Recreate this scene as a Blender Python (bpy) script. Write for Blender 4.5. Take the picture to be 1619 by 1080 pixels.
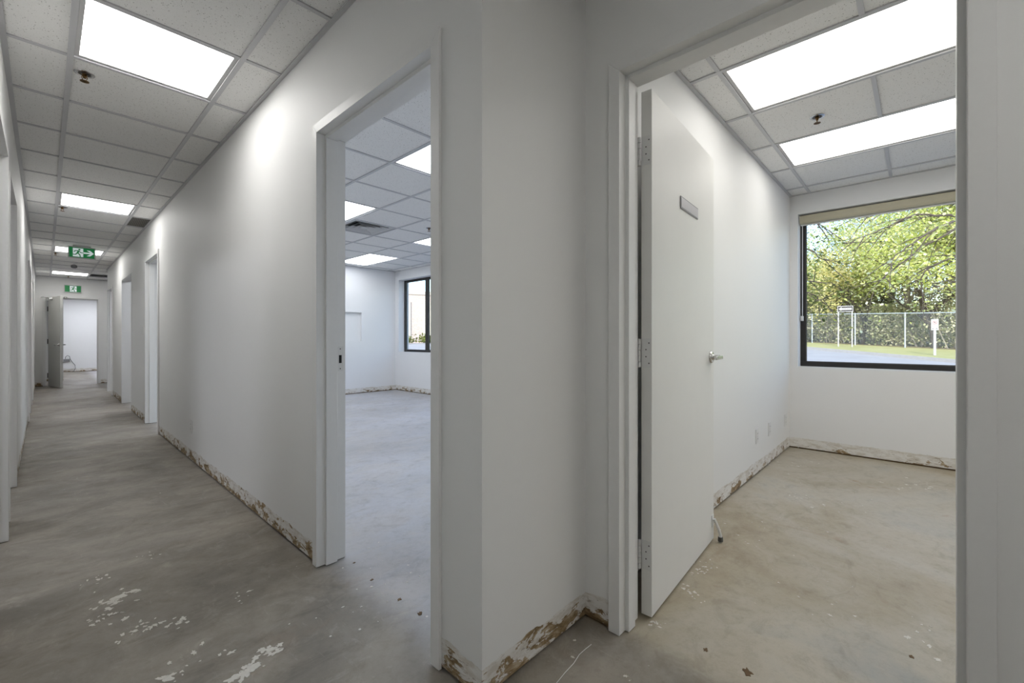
import bpy, bmesh, math, random
import numpy as np
from mathutils import Vector, Matrix

for o in list(bpy.data.objects):
    bpy.data.objects.remove(o)
scene = bpy.context.scene
C = scene.collection
R = math.radians
rnd = random.Random(7)

# ------------------------------------------------------------------ camera
F_PX, VP1, CY, CAM_H = 690.46, 70.08, 535.42, 1.1075
AZ = math.atan2(809.5 - VP1, F_PX)
cam_d = bpy.data.cameras.new('camera')
cam = bpy.data.objects.new('camera', cam_d)
C.objects.link(cam)
cam_d.sensor_width = 36.0
cam_d.lens = F_PX / 1619 * 36.0
cam_d.shift_y = -(540 - CY) / 1619
cam_d.clip_start = 0.02
cam_d.clip_end = 400
cam.location = (0, 0, CAM_H)
cam.rotation_euler = (R(90), 0, -AZ)
scene.camera = cam

# ------------------------------------------------------------------ sky, sun, exposure
SKY_STRENGTH = 0.45
SUN_STRENGTH = 5.0
PANEL = 10.0
world = bpy.data.worlds.new('world')
scene.world = world
world.use_nodes = True
wn = world.node_tree
wn.nodes.clear()
sky = wn.nodes.new('ShaderNodeTexSky')
sky.sky_type = 'NISHITA'
sky.sun_disc = False
sky.sun_elevation = R(37)
sky.sun_rotation = R(250)
bg = wn.nodes.new('ShaderNodeBackground')
bg.inputs['Strength'].default_value = SKY_STRENGTH
wo = wn.nodes.new('ShaderNodeOutputWorld')
wn.links.new(sky.outputs[0], bg.inputs[0])
wn.links.new(bg.outputs[0], wo.inputs[0])
sun_d = bpy.data.lights.new('sun', 'SUN')
sun_d.energy = SUN_STRENGTH
sun_d.angle = R(0.6)
sun_d.color = (1.0, 0.95, 0.86)
sun = bpy.data.objects.new('sun', sun_d)
C.objects.link(sun)
sun.location = (-20, -8, 30)
sun.rotation_euler = Vector((0.74, 0.30, -0.60)).to_track_quat('-Z', 'Y').to_euler()

vs = scene.view_settings
vs.view_transform = 'Standard'
vs.look = 'None'
vs.exposure = 0.0
vs.gamma = 1.0
vs.use_curve_mapping = False

# pixel helpers (a pixel is a direction; the distance always comes from a surface)
FW = Vector((math.sin(AZ), math.cos(AZ), 0))
RT = Vector((math.cos(AZ), -math.sin(AZ), 0))
def ray(u, v):
    return FW + RT * ((u - 809.5) / F_PX) + Vector((0, 0, (CY - v) / F_PX))
def on_z(u, v, z):
    r = ray(u, v)
    return Vector((0, 0, CAM_H)) + r * ((z - CAM_H) / r.z)
def at_depth(u, v, d):
    return Vector((0, 0, CAM_H)) + ray(u, v) * d

# ------------------------------------------------------------------ materials
def srgb(r, g, b):
    f = lambda c: (c / 255 / 12.92) if c / 255 <= 0.04045 else ((c / 255 + 0.055) / 1.055) ** 2.4
    return (f(r), f(g), f(b), 1)

class NT:
    def __init__(s, name):
        s.m = bpy.data.materials.new(name)
        s.m.use_nodes = True
        s.t = s.m.node_tree
        s.b = s.t.nodes['Principled BSDF']
        s.out = s.t.nodes['Material Output']
    def n(s, typ, **kw):
        x = s.t.nodes.new('ShaderNode' + typ)
        for k, v in kw.items():
            setattr(x, k, v)
        return x
    def l(s, a, b):
        s.t.links.new(a, b)
    def val(s, x, v):
        if hasattr(v, 'links') or isinstance(v, bpy.types.NodeSocket):
            s.l(v, x)
        else:
            x.default_value = v
    def math(s, op, a, b=None, c=None, clamp=False):
        x = s.n('Math', operation=op, use_clamp=clamp)
        s.val(x.inputs[0], a)
        if b is not None: s.val(x.inputs[1], b)
        if c is not None: s.val(x.inputs[2], c)
        return x.outputs[0]
    def pos(s):
        return s.n('NewGeometry').outputs['Position']
    def noise(s, vec, scale, detail=4, rough=0.55, dist=0.0):
        x = s.n('TexNoise')
        s.l(vec, x.inputs['Vector'])
        x.inputs['Scale'].default_value = scale
        x.inputs['Detail'].default_value = detail
        x.inputs['Roughness'].default_value = rough
        x.inputs['Distortion'].default_value = dist
        return x.outputs['Fac']
    def stretch(s, vec, sc, rot=(0, 0, 0), loc=(0, 0, 0)):
        x = s.n('Mapping')
        s.l(vec, x.inputs['Vector'])
        x.inputs['Scale'].default_value = sc
        x.inputs['Rotation'].default_value = rot
        x.inputs['Location'].default_value = loc
        return x.outputs[0]
    def ramp(s, fac, stops, interp='LINEAR'):
        x = s.n('ValToRGB')
        s.l(fac, x.inputs[0])
        x.color_ramp.interpolation = interp
        e = x.color_ramp.elements
        while len(e) < len(stops): e.new(0.5)
        for i, (p, c) in enumerate(stops):
            e[i].position = p
            e[i].color = c if not isinstance(c, (int, float)) else (c, c, c, 1)
        return x.outputs[0]
    def mix(s, fac, a, b, typ='MIX'):
        x = s.n('Mix', data_type='RGBA', blend_type=typ)
        s.val(x.inputs[0], fac)
        s.val(x.inputs[6], a)
        s.val(x.inputs[7], b)
        return x.outputs[2]
    def smooth(s, v, a, b):
        x = s.n('MapRange', interpolation_type='SMOOTHSTEP')
        s.l(v, x.inputs[0])
        x.inputs[1].default_value = a
        x.inputs[2].default_value = b
        return x.outputs[0]
    def bump(s, h, strength, dist):
        x = s.n('Bump')
        x.inputs['Strength'].default_value = strength
        x.inputs['Distance'].default_value = dist
        s.l(h, x.inputs['Height'])
        s.l(x.outputs[0], s.b.inputs['Normal'])
    def set(s, col=None, rough=None, metal=None, spec=None):
        if col is not None: s.val(s.b.inputs['Base Color'], col)
        if rough is not None: s.val(s.b.inputs['Roughness'], rough)
        if metal is not None: s.b.inputs['Metallic'].default_value = metal
        if spec is not None: s.b.inputs['Specular IOR Level'].default_value = spec
        return s

M = {}
def simple(name, col, rough=0.5, metal=0.0, nscale=60, namt=0.05, bump=0.0):
    """plain painted / moulded surface with a little procedural mottling"""
    t = NT(name)
    p = t.n('TexCoord').outputs['Object']
    n = t.noise(p, nscale, 3)
    dark = tuple(c * (1 - namt) for c in col[:3]) + (1,)
    lite = tuple(min(1, c * (1 + namt)) for c in col[:3]) + (1,)
    t.set(t.mix(n, dark, lite), rough, metal)
    if bump: t.bump(n, bump, 0.001)
    M[name] = t.m
    return t.m

def wall_paint(name, col, amount):
    """satin wall paint; torn paper and old adhesive where the baseboard was pulled off"""
    t = NT(name)
    p = t.pos()
    sep = t.n('SeparateXYZ'); t.l(p, sep.inputs[0])
    z = sep.outputs[2]
    fine = t.noise(p, 260, 2)
    big = t.noise(p, 1.3, 3)
    paint = t.mix(t.smooth(big, 0.3, 0.7), tuple(c * 0.985 for c in col[:3]) + (1,), col)
    # top edge of the torn band wobbles around 10 cm
    w = t.noise(t.stretch(p, (5, 5, 0.3)), 1.0, 5, 0.65)
    edge = t.math('MULTIPLY_ADD', w, 0.06, 0.075)
    inband = t.math('LESS_THAN', z, edge)
    a = t.noise(t.stretch(p, (7, 7, 16)), 1.0, 7, 0.68, 0.6)
    b = t.noise(t.stretch(p, (11, 11, 34), loc=(3, 5, 1)), 1.0, 6, 0.7, 0.3)
    low = t.math('MULTIPLY_ADD', z, -1.6, 0.16)          # more damage near the floor
    calm = t.math('MULTIPLY', t.math('GREATER_THAN', sep.outputs[0], 1.5), t.math('LESS_THAN', sep.outputs[1], 1.2))
    aa = t.math('SUBTRACT', t.math('ADD', a, low), t.math('MULTIPLY', calm, 0.055))   # office side came away cleaner
    torn = t.smooth(aa, 0.635 - amount, 0.650 - amount)
    brown = t.ramp(b, [(0.36, srgb(104, 84, 56)), (0.5, srgb(150, 128, 96)), (0.62, srgb(188, 172, 146))])
    skim = t.ramp(b, [(0.40, srgb(206, 200, 190)), (0.55, srgb(228, 226, 222))])
    base = t.mix(torn, skim, brown)
    lip = t.smooth(t.noise(t.stretch(p, (14, 14, 60)), 1.0, 5, 0.7), 0.60, 0.66)
    base = t.mix(t.math('MULTIPLY', lip, 0.55), base, srgb(110, 84, 56))
    t.set(t.mix(inband, paint, base))
    t.set(rough=t.math('MULTIPLY_ADD', inband, 0.30, 0.58))
    h = t.math('MULTIPLY_ADD', t.math('MULTIPLY', inband, t.math('ADD', a, torn)), -1.0, t.math('MULTIPLY', fine, 0.10))
    t.bump(h, 0.5, 0.004)
    M[name] = t.m

wall_paint('wall_hall', (0.83, 0.83, 0.82, 1), 0.045)
wall_paint('wall_room', (0.83, 0.832, 0.835, 1), 0.005)
simple('frame_paint', (0.81, 0.81, 0.80, 1), 0.42, namt=0.02)
simple('leaf_paint', (0.80, 0.795, 0.77, 1), 0.50, namt=0.02, nscale=8)
simple('closed_leaf', (0.60, 0.60, 0.57, 1), 0.4, namt=0.02)
simple('sill_plate', srgb(104, 82, 56), 0.85, nscale=30, namt=0.4)
simple('tee_metal', (0.56, 0.56, 0.575, 1), 0.45, namt=0.02)
simple('panel_rim', (0.55, 0.55, 0.55, 1), 0.45, namt=0.02)
simple('chrome', (0.62, 0.62, 0.61, 1), 0.2, 1.0, namt=0.06)
simple('dark_steel', (0.06, 0.055, 0.05, 1), 0.4, 0.6, namt=0.3)
simple('brass', srgb(120, 92, 58), 0.35, 0.9, namt=0.2)
simple('white_plastic', (0.74, 0.74, 0.73, 1), 0.35, namt=0.02)
simple('grey_plastic', (0.20, 0.20, 0.21, 1), 0.4, namt=0.1)
simple('rubber', (0.10, 0.10, 0.095, 1), 0.8, namt=0.2)
simple('plate_silver', srgb(150, 150, 152), 0.35, 0.3, namt=0.05)
simple('plate_insert', srgb(205, 203, 206), 0.3, namt=0.03)
simple('window_frame', srgb(44, 42, 40), 0.45, 0.2, namt=0.15)
simple('blind_box', srgb(190, 184, 160), 0.5, namt=0.03)
simple('sign_case', (0.62, 0.62, 0.62, 1), 0.35, namt=0.03)
simple('slab', (0.16, 0.16, 0.16, 1), 0.9, namt=0.2)
simple('hole', (0.01, 0.01, 0.01, 1), 0.9, namt=0.2)
simple('diffuser_metal', (0.50, 0.50, 0.50, 1), 0.4, namt=0.03)
simple('cable', (0.05, 0.05, 0.06, 1), 0.5, namt=0.2)
simple('galvanised', srgb(186, 194, 204), 0.45, 0.35, namt=0.12)
simple('sign_white', (0.44, 0.44, 0.45, 1), 0.5, namt=0.03)
simple('sign_black', srgb(48, 44, 48), 0.5, namt=0.1)
simple('sign_red', srgb(170, 70, 60), 0.5, namt=0.1)
simple('bark', srgb(84, 76, 68), 0.9, nscale=14, namt=0.45, bump=0.5)
simple('bark_pale', srgb(178, 168, 154), 0.9, nscale=14, namt=0.35, bump=0.5)
simple('paint_chip', srgb(214, 210, 202), 0.6, nscale=90, namt=0.12)
simple('kerb', srgb(176, 172, 168), 0.85, nscale=9, namt=0.15, bump=0.3)

def emitter(name, col, strength, base=(0.8, 0.8, 0.8, 1)):
    t = NT(name)
    t.set(base, 0.5)
    n = t.noise(t.n('TexCoord').outputs['Object'], 2.0, 1)
    t.l(t.mix(n, tuple(c * 0.99 for c in col[:3]) + (1,), col), t.b.inputs['Emission Color'])
    t.b.inputs['Emission Strength'].default_value = strength
    M[name] = t.m
emitter('panel_hall', (1.0, 0.985, 0.955, 1), PANEL)
emitter('panel_office', (1.0, 0.975, 0.93, 1), PANEL * 0.48)
emitter('panel_cool', (0.90, 0.935, 1.0, 1), PANEL * 0.70)
emitter('panel_side', (0.90, 0.93, 1.0, 1), PANEL * 1.9)
emitter('exit_green', (0.01, 0.16, 0.045, 1), 0.55, (0.008, 0.12, 0.035, 1))
emitter('exit_white', (0.80, 0.90, 0.92, 1), 0.45, (0.6, 0.6, 0.6, 1))

# acoustic tile: off-white mineral fibre with pin holes
t = NT('acoustic_tile')
p = t.pos()
v = t.n('TexVoronoi'); t.l(p, v.inputs['Vector']); v.inputs['Scale'].default_value = 75
v2 = t.n('TexVoronoi'); t.l(p, v2.inputs['Vector']); v2.inputs['Scale'].default_value = 150
pick = t.noise(p, 60, 2)
hole = t.math('MULTIPLY', t.math('LESS_THAN', v.outputs['Distance'], 0.17), t.math('GREATER_THAN', pick, 0.47))
hole2 = t.math('MULTIPLY', t.math('LESS_THAN', v2.outputs['Distance'], 0.2), t.math('GREATER_THAN', pick, 0.50))
hh = t.math('MAXIMUM', hole, t.math('MULTIPLY', hole2, 0.6))
n = t.noise(p, 240, 3)
t.set(t.mix(hh, t.mix(n, (0.80, 0.795, 0.78, 1), (0.88, 0.875, 0.86, 1)), (0.36, 0.35, 0.33, 1)), 0.85)
t.bump(t.math('SUBTRACT', n, t.math('MULTIPLY', hh, 2.0)), 0.25, 0.002)
M['acoustic_tile'] = t.m

# return grille: fine egg-crate cells
t = NT('grille_core')
p = t.n('TexCoord').outputs['Object']
ck = t.n('TexChecker'); t.l(p, ck.inputs['Vector']); ck.inputs['Scale'].default_value = 90
t.set(t.mix(ck.outputs['Fac'], (0.10, 0.095, 0.085, 1), (0.22, 0.21, 0.19, 1)), 0.7)
M['grille_core'] = t.m

# bare concrete slab with adhesive residue, scuffs and powder
t = NT('concrete')
p = t.pos()
sep = t.n('SeparateXYZ'); t.l(p, sep.inputs[0])
big = t.noise(p, 0.9, 6, 0.62, 0.6)
mid = t.noise(t.stretch(p, (2.2, 3.2, 1), (0, 0, R(18))), 1.0, 8, 0.65, 0.9)
swirl = t.noise(t.stretch(p, (3.0, 5.0, 1), (0, 0, R(-32))), 1.0, 9, 0.7, 1.4)
grit = t.noise(p, 170, 3, 0.7)
clot = t.noise(p, 7.0, 8, 0.78, 0.4)
hall = t.ramp(big, [(0.30, srgb(110, 104, 96)), (0.50, srgb(136, 129, 119)), (0.70, srgb(166, 159, 150))])
tan = t.ramp(big, [(0.30, srgb(150, 134, 108)), (0.44, srgb(172, 161, 138)), (0.56, srgb(186, 179, 163)), (0.68, srgb(166, 165, 158)), (0.78, srgb(180, 178, 170))])
daylit_blue = t.ramp(big, [(0.30, srgb(168, 166, 168)), (0.5, srgb(182, 182, 186)), (0.72, srgb(200, 200, 206))])  # bluish window daylight of the large room painted into the floor colour
wob = t.math('MULTIPLY_ADD', t.noise(p, 6, 3), 0.06, -0.03)
inx = t.math('ADD', sep.outputs[0], wob)
room2 = t.math('MULTIPLY', t.smooth(inx, 1.40, 1.56), t.math('LESS_THAN', sep.outputs[1], 1.03))
room1 = t.math('MULTIPLY', t.smooth(inx, 0.86, 1.10), t.math('GREATER_THAN', sep.outputs[1], 1.03))
col = t.mix(room2, hall, tan)
col = t.mix(room1, col, daylit_blue)
col = t.mix(t.math('MULTIPLY', t.smooth(mid, 0.42, 0.62), 0.42), col, t.mix(0.5, col, srgb(196, 186, 170)))
col = t.mix(t.math('MULTIPLY', t.smooth(swirl, 0.52, 0.66), 0.50), col, t.mix(1.0, col, (0.74, 0.72, 0.70, 1), 'MULTIPLY'))
streak = t.noise(t.stretch(p, (3.5, 22, 1), (0, 0, R(24))), 1.0, 6, 0.75, 0.5)
col = t.mix(t.math('MULTIPLY', t.smooth(streak, 0.60, 0.76), 0.22), col, srgb(206, 200, 190))
rust = t.noise(t.stretch(p, (1, 1, 1), loc=(9, 2, 0)), 1.7, 6, 0.7, 0.8)
col = t.mix(t.math('MULTIPLY', t.smooth(rust, 0.60, 0.74), t.math('MULTIPLY_ADD', room2, 0.45, 0.12)), col, srgb(150, 112, 72))
fleck = t.n('TexVoronoi'); t.l(t.stretch(p, (1, 1, 1)), fleck.inputs['Vector']); fleck.inputs['Scale'].default_value = 11
gate = t.noise(p, 3.1, 3)
fl = t.math('MULTIPLY', t.math('LESS_THAN', fleck.outputs['Distance'], 0.055), t.math('GREATER_THAN', gate, 0.55))
col = t.mix(t.math('MULTIPLY', fl, 0.8), col, srgb(226, 222, 214))
col = t.mix(t.math('MULTIPLY', t.smooth(clot, 0.50, 0.70), 0.5), col, t.mix(1.0, col, (0.70, 0.68, 0.65, 1), 'MULTIPLY'))
col = t.mix(t.math('MULTIPLY', t.smooth(clot, 0.47, 0.30), 0.35), col, srgb(190, 182, 170))
scr = t.noise(t.stretch(p, (34, 5, 1), (0, 0, R(40))), 1.0, 7, 0.8, 0.6)
col = t.mix(t.math('MULTIPLY', t.smooth(scr, 0.58, 0.72), 0.30), col, srgb(200, 194, 184))
fog = t.noise(p, 26, 6, 0.75)
col = t.mix(t.math('MULTIPLY', t.smooth(fog, 0.48, 0.66), 0.32), col, t.mix(1.0, col, (0.72, 0.70, 0.67, 1), 'MULTIPLY'))
col = t.mix(t.math('MULTIPLY', grit, 0.16), col, (0.12, 0.115, 0.11, 1))
t.set(col, t.math('MULTIPLY_ADD', swirl, 0.35, 0.38))
t.bump(t.math('ADD', t.math('MULTIPLY', grit, 0.3), t.math('ADD', swirl, mid)), 0.12, 0.003)
M['concrete'] = t.m

# window glass: thin, clear
t = NT('glass')
gl = t.n('BsdfGlossy'); gl.inputs['Roughness'].default_value = 0.02
tr = t.n('BsdfTransparent')
tr.inputs[0].default_value = (0.95, 0.965, 0.96, 1)
fr = t.n('Fresnel'); fr.inputs[0].default_value = 1.45
mx = t.n('MixShader')
t.l(t.math('MULTIPLY', t.math('MULTIPLY', fr.outputs[0], 0.35), t.math('SUBTRACT', 1.0, t.n('NewGeometry').outputs['Backfacing'])), mx.inputs[0]); t.l(tr.outputs[0], mx.inputs[1]); t.l(gl.outputs[0], mx.inputs[2])
t.l(mx.outputs[0], t.out.inputs[0])
M['glass'] = t.m

# outdoor ground
t = NT('asphalt')
p = t.pos()
n = t.noise(p, 0.7, 5); g = t.noise(p, 30, 3)
t.set(t.mix(t.math('MULTIPLY', g, 0.4), t.mix(n, srgb(150, 150, 154), srgb(186, 186, 190)), srgb(120, 120, 124)), 0.9)
M['asphalt'] = t.m
t = NT('lawn')
p = t.pos()
n = t.noise(p, 1.1, 6, 0.65); g = t.noise(p, 24, 3)
t.set(t.mix(g, t.ramp(n, [(0.3, srgb(150, 152, 100)), (0.55, srgb(178, 176, 128)), (0.75, srgb(200, 190, 154))]), srgb(160, 160, 112)), 0.95)
t.bump(g, 0.6, 0.05)
M['lawn'] = t.m
t = NT('forest_floor')
p = t.pos(); n = t.noise(p, 2, 6)
t.set(t.mix(n, srgb(96, 84, 62), srgb(150, 136, 98)), 0.95)
M['forest_floor'] = t.m

def foliage(name, stops, trans):
    t = NT(name)
    rd = t.n('NewGeometry').outputs['Random Per Island']
    col = t.ramp(rd, stops)
    d = t.n('BsdfDiffuse'); tl = t.n('BsdfTranslucent'); mx = t.n('MixShader')
    t.l(col, d.inputs[0]); t.l(col, tl.inputs[0])
    mx.inputs[0].default_value = trans
    t.l(d.outputs[0], mx.inputs[1]); t.l(tl.outputs[0], mx.inputs[2])
    t.l(mx.outputs[0], t.out.inputs[0])
    M[name] = t.m
foliage('leaf_lime', [(0, srgb(172, 184, 104)), (0.4, srgb(210, 218, 132)), (0.75, srgb(236, 238, 172)), (1, srgb(246, 246, 214))], 0.45)
foliage('leaf_green', [(0, srgb(140, 160, 100)), (0.5, srgb(178, 196, 124)), (1, srgb(218, 224, 160))], 0.4)
foliage('leaf_gold', [(0, srgb(190, 186, 120)), (0.5, srgb(222, 214, 148)), (1, srgb(242, 234, 190))], 0.4)
foliage('leaf_dark_shaded', [(0, srgb(78, 88, 50)), (0.5, srgb(112, 122, 68)), (1, srgb(150, 152, 92))], 0.3)  # left overhanging tree: shade painted into leaf colour; low shrubs: plain dark green
foliage('leaf_brush', [(0, srgb(150, 150, 124)), (0.35, srgb(184, 190, 138)), (0.7, srgb(206, 198, 172)), (1, srgb(238, 232, 190))], 0.3)

# pale brick for the building across the lot
t = NT('brick_pale')
p = t.n('TexCoord').outputs['Object']
br = t.n('TexBrick'); t.l(t.stretch(p, (1, 1, 1), (R(90), 0, 0)), br.inputs['Vector'])
br.inputs['Scale'].default_value = 4.0
br.inputs['Color1'].default_value = srgb(206, 188, 180)
br.inputs['Color2'].default_value = srgb(184, 164, 156)
br.inputs['Mortar'].default_value = srgb(206, 202, 196)
t.set(br.outputs['Color'], 0.9)
M['brick_pale'] = t.m
simple('render_pale', srgb(204, 198, 184), 0.9, nscale=2, namt=0.05)

# ------------------------------------------------------------------ mesh helpers
class MB:
    def __init__(s):
        s.v = []; s.f = []; s.mi = []
    def quad_box(s, a, b, m=0):
        x0, y0, z0 = a; x1, y1, z1 = b
        i = len(s.v)
        s.v += [(x0, y0, z0), (x1, y0, z0), (x1, y1, z0), (x0, y1, z0), (x0, y0, z1), (x1, y0, z1), (x1, y1, z1), (x0, y1, z1)]
        for q in ((0, 3, 2, 1), (4, 5, 6, 7), (0, 1, 5, 4), (1, 2, 6, 5), (2, 3, 7, 6), (3, 0, 4, 7)):
            s.f.append(tuple(i + k for k in q)); s.mi.append(m)
        return s
    box = quad_box
    def poly(s, pts, m=0):
        i = len(s.v); s.v += [tuple(p) for p in pts]
        s.f.append(tuple(range(i, i + len(pts)))); s.mi.append(m)
        return s
    def prism(s, bottom, top, m=0):
        """two matching rings -> closed solid"""
        i = len(s.v); n = len(bottom)
        s.v += [tuple(p) for p in bottom] + [tuple(p) for p in top]
        s.f.append(tuple(i + k for k in reversed(range(n)))); s.mi.append(m)
        s.f.append(tuple(i + n + k for k in range(n))); s.mi.append(m)
        for k in range(n):
            k2 = (k + 1) % n
            s.f.append((i + k, i + k2, i + n + k2, i + n + k)); s.mi.append(m)
        return s
    def tube(s, pts, rad, sides=8, m=0, cap=True):
        pts = [Vector(p) for p in pts]
        if not isinstance(rad, (list, tuple)): rad = [rad] * len(pts)
        base = len(s.v)
        up = Vector((0, 0, 1))
        for k, p in enumerate(pts):
            d = (pts[min(k + 1, len(pts) - 1)] - pts[max(k - 1, 0)])
            d = d.normalized() if d.length > 1e-9 else Vector((0, 0, 1))
            a = d.cross(up if abs(d.z) < 0.95 else Vector((1, 0, 0))).normalized()
            b = d.cross(a)
            for j in range(sides):
                t = 2 * math.pi * j / sides
                s.v.append(tuple(p + (a * math.cos(t) + b * math.sin(t)) * rad[k]))
        for k in range(len(pts) - 1):
            for j in range(sides):
                j2 = (j + 1) % sides
                s.f.append((base + k * sides + j, base + k * sides + j2, base + (k + 1) * sides + j2, base + (k + 1) * sides + j)); s.mi.append(m)
        if cap:
            s.f.append(tuple(base + j for j in reversed(range(sides)))); s.mi.append(m)
            e = base + (len(pts) - 1) * sides
            s.f.append(tuple(e + j for j in range(sides))); s.mi.append(m)
        return s
    def lathe(s, prof, center=(0, 0, 0), axis='Z', sides=20, m=0):
        """prof: list of (r, h)"""
        base = len(s.v)
        for r, h in prof:
            for j in range(sides):
                t = 2 * math.pi * j / sides
                c, q = r * math.cos(t), r * math.sin(t)
                p = {'Z': (c, q, h), 'Y': (c, h, q), 'X': (h, c, q)}[axis]
                s.v.append((p[0] + center[0], p[1] + center[1], p[2] + center[2]))
        for k in range(len(prof) - 1):
            for j in range(sides):
                j2 = (j + 1) % sides
                s.f.append((base + k * sides + j, base + k * sides + j2, base + (k + 1) * sides + j2, base + (k + 1) * sides + j)); s.mi.append(m)
        s.f.append(tuple(base + j for j in reversed(range(sides)))); s.mi.append(m)
        e = base + (len(prof) - 1) * sides
        s.f.append(tuple(e + j for j in range(sides))); s.mi.append(m)
        return s
    def mesh(s, name, mats, smooth=False, fix=True):
        me = bpy.data.meshes.new(name)
        me.from_pydata(s.v, [], s.f)
        for m in (mats if isinstance(mats, (list, tuple)) else [mats]):
            me.materials.append(M[m])
        me.polygons.foreach_set('material_index', s.mi)
        if fix:
            bm = bmesh.new(); bm.from_mesh(me)
            bmesh.ops.recalc_face_normals(bm, faces=bm.faces)
            bm.to_mesh(me); bm.free()
        if smooth:
            me.polygons.foreach_set('use_smooth', [True] * len(me.polygons))
            me.set_sharp_from_angle(angle=R(40))
        me.update()
        return me
    def obj(s, name, mats, parent=None, smooth=False, bevel=0, fix=True):
        o = link(name, s.mesh(name, mats, smooth, fix), parent)
        if bevel:
            b = o.modifiers.new('bevel', 'BEVEL'); b.width = bevel; b.segments = 2; b.limit_method = 'ANGLE'; b.angle_limit = R(40)
        return o

def link(name, data, parent=None, loc=None):
    o = bpy.data.objects.new(name, data)
    C.objects.link(o)
    if parent is not None: o.parent = parent
    if loc is not None: o.location = loc
    return o
def tag(o, label, cat, group=None, kind=None):
    o['label'] = label; o['category'] = cat
    if group: o['group'] = group
    if kind: o['kind'] = kind
    return o
def thing(name, label, cat, loc=(0, 0, 0), rotz=0.0, group=None):
    o = link(name, None, None, loc)
    o.rotation_euler = (0, 0, rotz)
    return tag(o, label, cat, group)
def struct(o, label, cat):
    o['kind'] = 'structure'
    return tag(o, label, cat)
def copy_tree(o, parent=None):
    c = o.copy(); C.objects.link(c); c.parent = parent
    for ch in list(o.children):
        copy_tree(ch, c)
    return c
def box(name, a, b, mat, parent=None, bevel=0):
    return MB().box(a, b).obj(name, mat, parent, bevel=bevel)

# ------------------------------------------------------------------ layout (metres)
H = 2.549           # finished ceiling
XR = 0.9057         # hallway right wall face
XL = -0.145         # hallway left wall face
WT = 0.122          # partition thickness
YJ = 0.970          # face of the short return wall / office side wall
XD = 1.466          # face of the wall with the office doorway
XF = 5.19           # inside face of the window wall
XO = 5.44           # outside face of the window wall
Y1 = 8.30           # far wall of the large room
YE = 14.85          # hallway end wall
YB = -2.60          # wall behind the camera
XW = -3.20          # far side of the rooms on the left
YF = 20.70          # back wall of the far room
WTOP = 2.80
DH = 2.10           # door opening height
FR = 0.028          # frame overlap into the wall opening

# ------------------------------------------------------------------ walls
def wall_y(name, x0, x1, y0, y1, openings, mat, label, top=WTOP):
    """wall running along Y between x0 and x1; openings: (ya, yb, za, zb)"""
    mb = MB()
    def piece(ya, yb, za, zb):
        if za <= 0:
            mb.box((x0, ya, 0.014), (x1, yb, zb), 0)
            mb.box((x0 + 0.012, ya + (0.0 if ya == y0 else 0.008), -0.002), (x1 - 0.012, yb - (0.0 if yb == y1 else 0.008), 0.014), 1)
        else:
            mb.box((x0, ya, za), (x1, yb, zb), 0)
    y = y0
    for ya, yb, za, zb in sorted(openings):
        piece(y, ya, 0, top)
        if za > 0: piece(ya, yb, 0, za)
        piece(ya, yb, zb, top)
        y = yb
    piece(y, y1, 0, top)
    return struct(mb.obj(name, [mat, 'sill_plate']), label, 'wall')
def wall_x(name, y0, y1, x0, x1, openings, mat, label, top=WTOP):
    o = wall_y(name, y0, y1, x0, x1, openings, mat, label, top)
    me = o.data
    for v in me.vertices:
        v.co = Vector((v.co.y, v.co.x, v.co.z))
    me.flip_normals()
    return o
def framed(ya, yb, h=DH):
    return (ya - FR, yb + FR, 0, h + FR)

R1, R2, R3, R4 = (1.213, 2.124), (6.47, 7.36), (8.78, 9.95), (11.50, 12.35)
D2 = (-0.081, 0.814)
L1, L2, L3, L4 = (2.72, 3.63), (4.02, 4.92), (8.68, 9.58), (10.80, 11.70)
E1 = (0.02, 0.906)
EH = 2.07

wall_y('wall_right', XR, XR + WT, YJ + WT, 12.47, [framed(*R1), framed(*R2), (R3[0] - 0.012, R3[1] + 0.012, 0, 2.112), framed(*R4)], 'wall_hall',
       'long white hallway wall with doorways and torn drywall along its base')
wall_x('wall_return', YJ, YJ + WT, XR, XF, [], 'wall_hall', 'white partition wall ending in the outside corner between the two doorways')
wall_y('wall_office', XD, XD + WT, YB, YJ, [framed(*D2)], 'wall_hall', 'white wall holding the office doorway with the open door')
wall_y('wall_left', XL - WT, XL, YB, YE, [framed(*L1), (L2[0] - 0.012, L2[1] + 0.012, 0, 2.112), framed(*L3), framed(*L4)], 'wall_hall', 'white hallway wall opposite the empty framed doorway')
wall_x('wall_end', YE, YE + WT, XL - WT, XF, [framed(*E1, EH)], 'wall_hall', 'white end wall of the hallway under the small exit sign')
wall_x('wall_back', YB - WT, YB, XW, XF, [], 'wall_hall', 'white wall behind the lobby')
wall_x('wall_room_far', Y1, Y1 + WT, XR + WT, XF, [(3.72, 4.405, 1.06, 1.635)], 'wall_room', 'pale far wall of the large room with a shallow square niche')
wall_x('wall_store', 10.90, 11.02, XR + WT, XF, [], 'wall_room', 'white partition between the side rooms')
wall_x('wall_corridor', 12.396, 12.47, XR + WT, XF, [], 'wall_room', 'white wall of the crossing corridor')
wall_y('wall_outer', XW - WT, XW, YB - WT, YF + WT, [], 'wall_room', 'outer wall of the rooms on the left')
wall_x('wall_side_one', 3.77, 3.87, XW, XL - WT, [], 'wall_room', 'partition between two rooms on the left')
wall_x('wall_side_two', 7.00, 7.10, XW, XL - WT, [], 'wall_room', 'second partition between rooms on the left')
wall_x('wall_far', YF, YF + WT, XW, XF, [], 'wall_room', 'white back wall of the far room with cable')
wall_x('wall_stub', 16.60, 16.72, XW, 0.345, [], 'wall_room', 'short white wall standing in the far room')
W2 = (-1.70, 0.90, 0.825, 2.36)
W1 = (1.60, 8.17, 0.825, 2.36)
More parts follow.
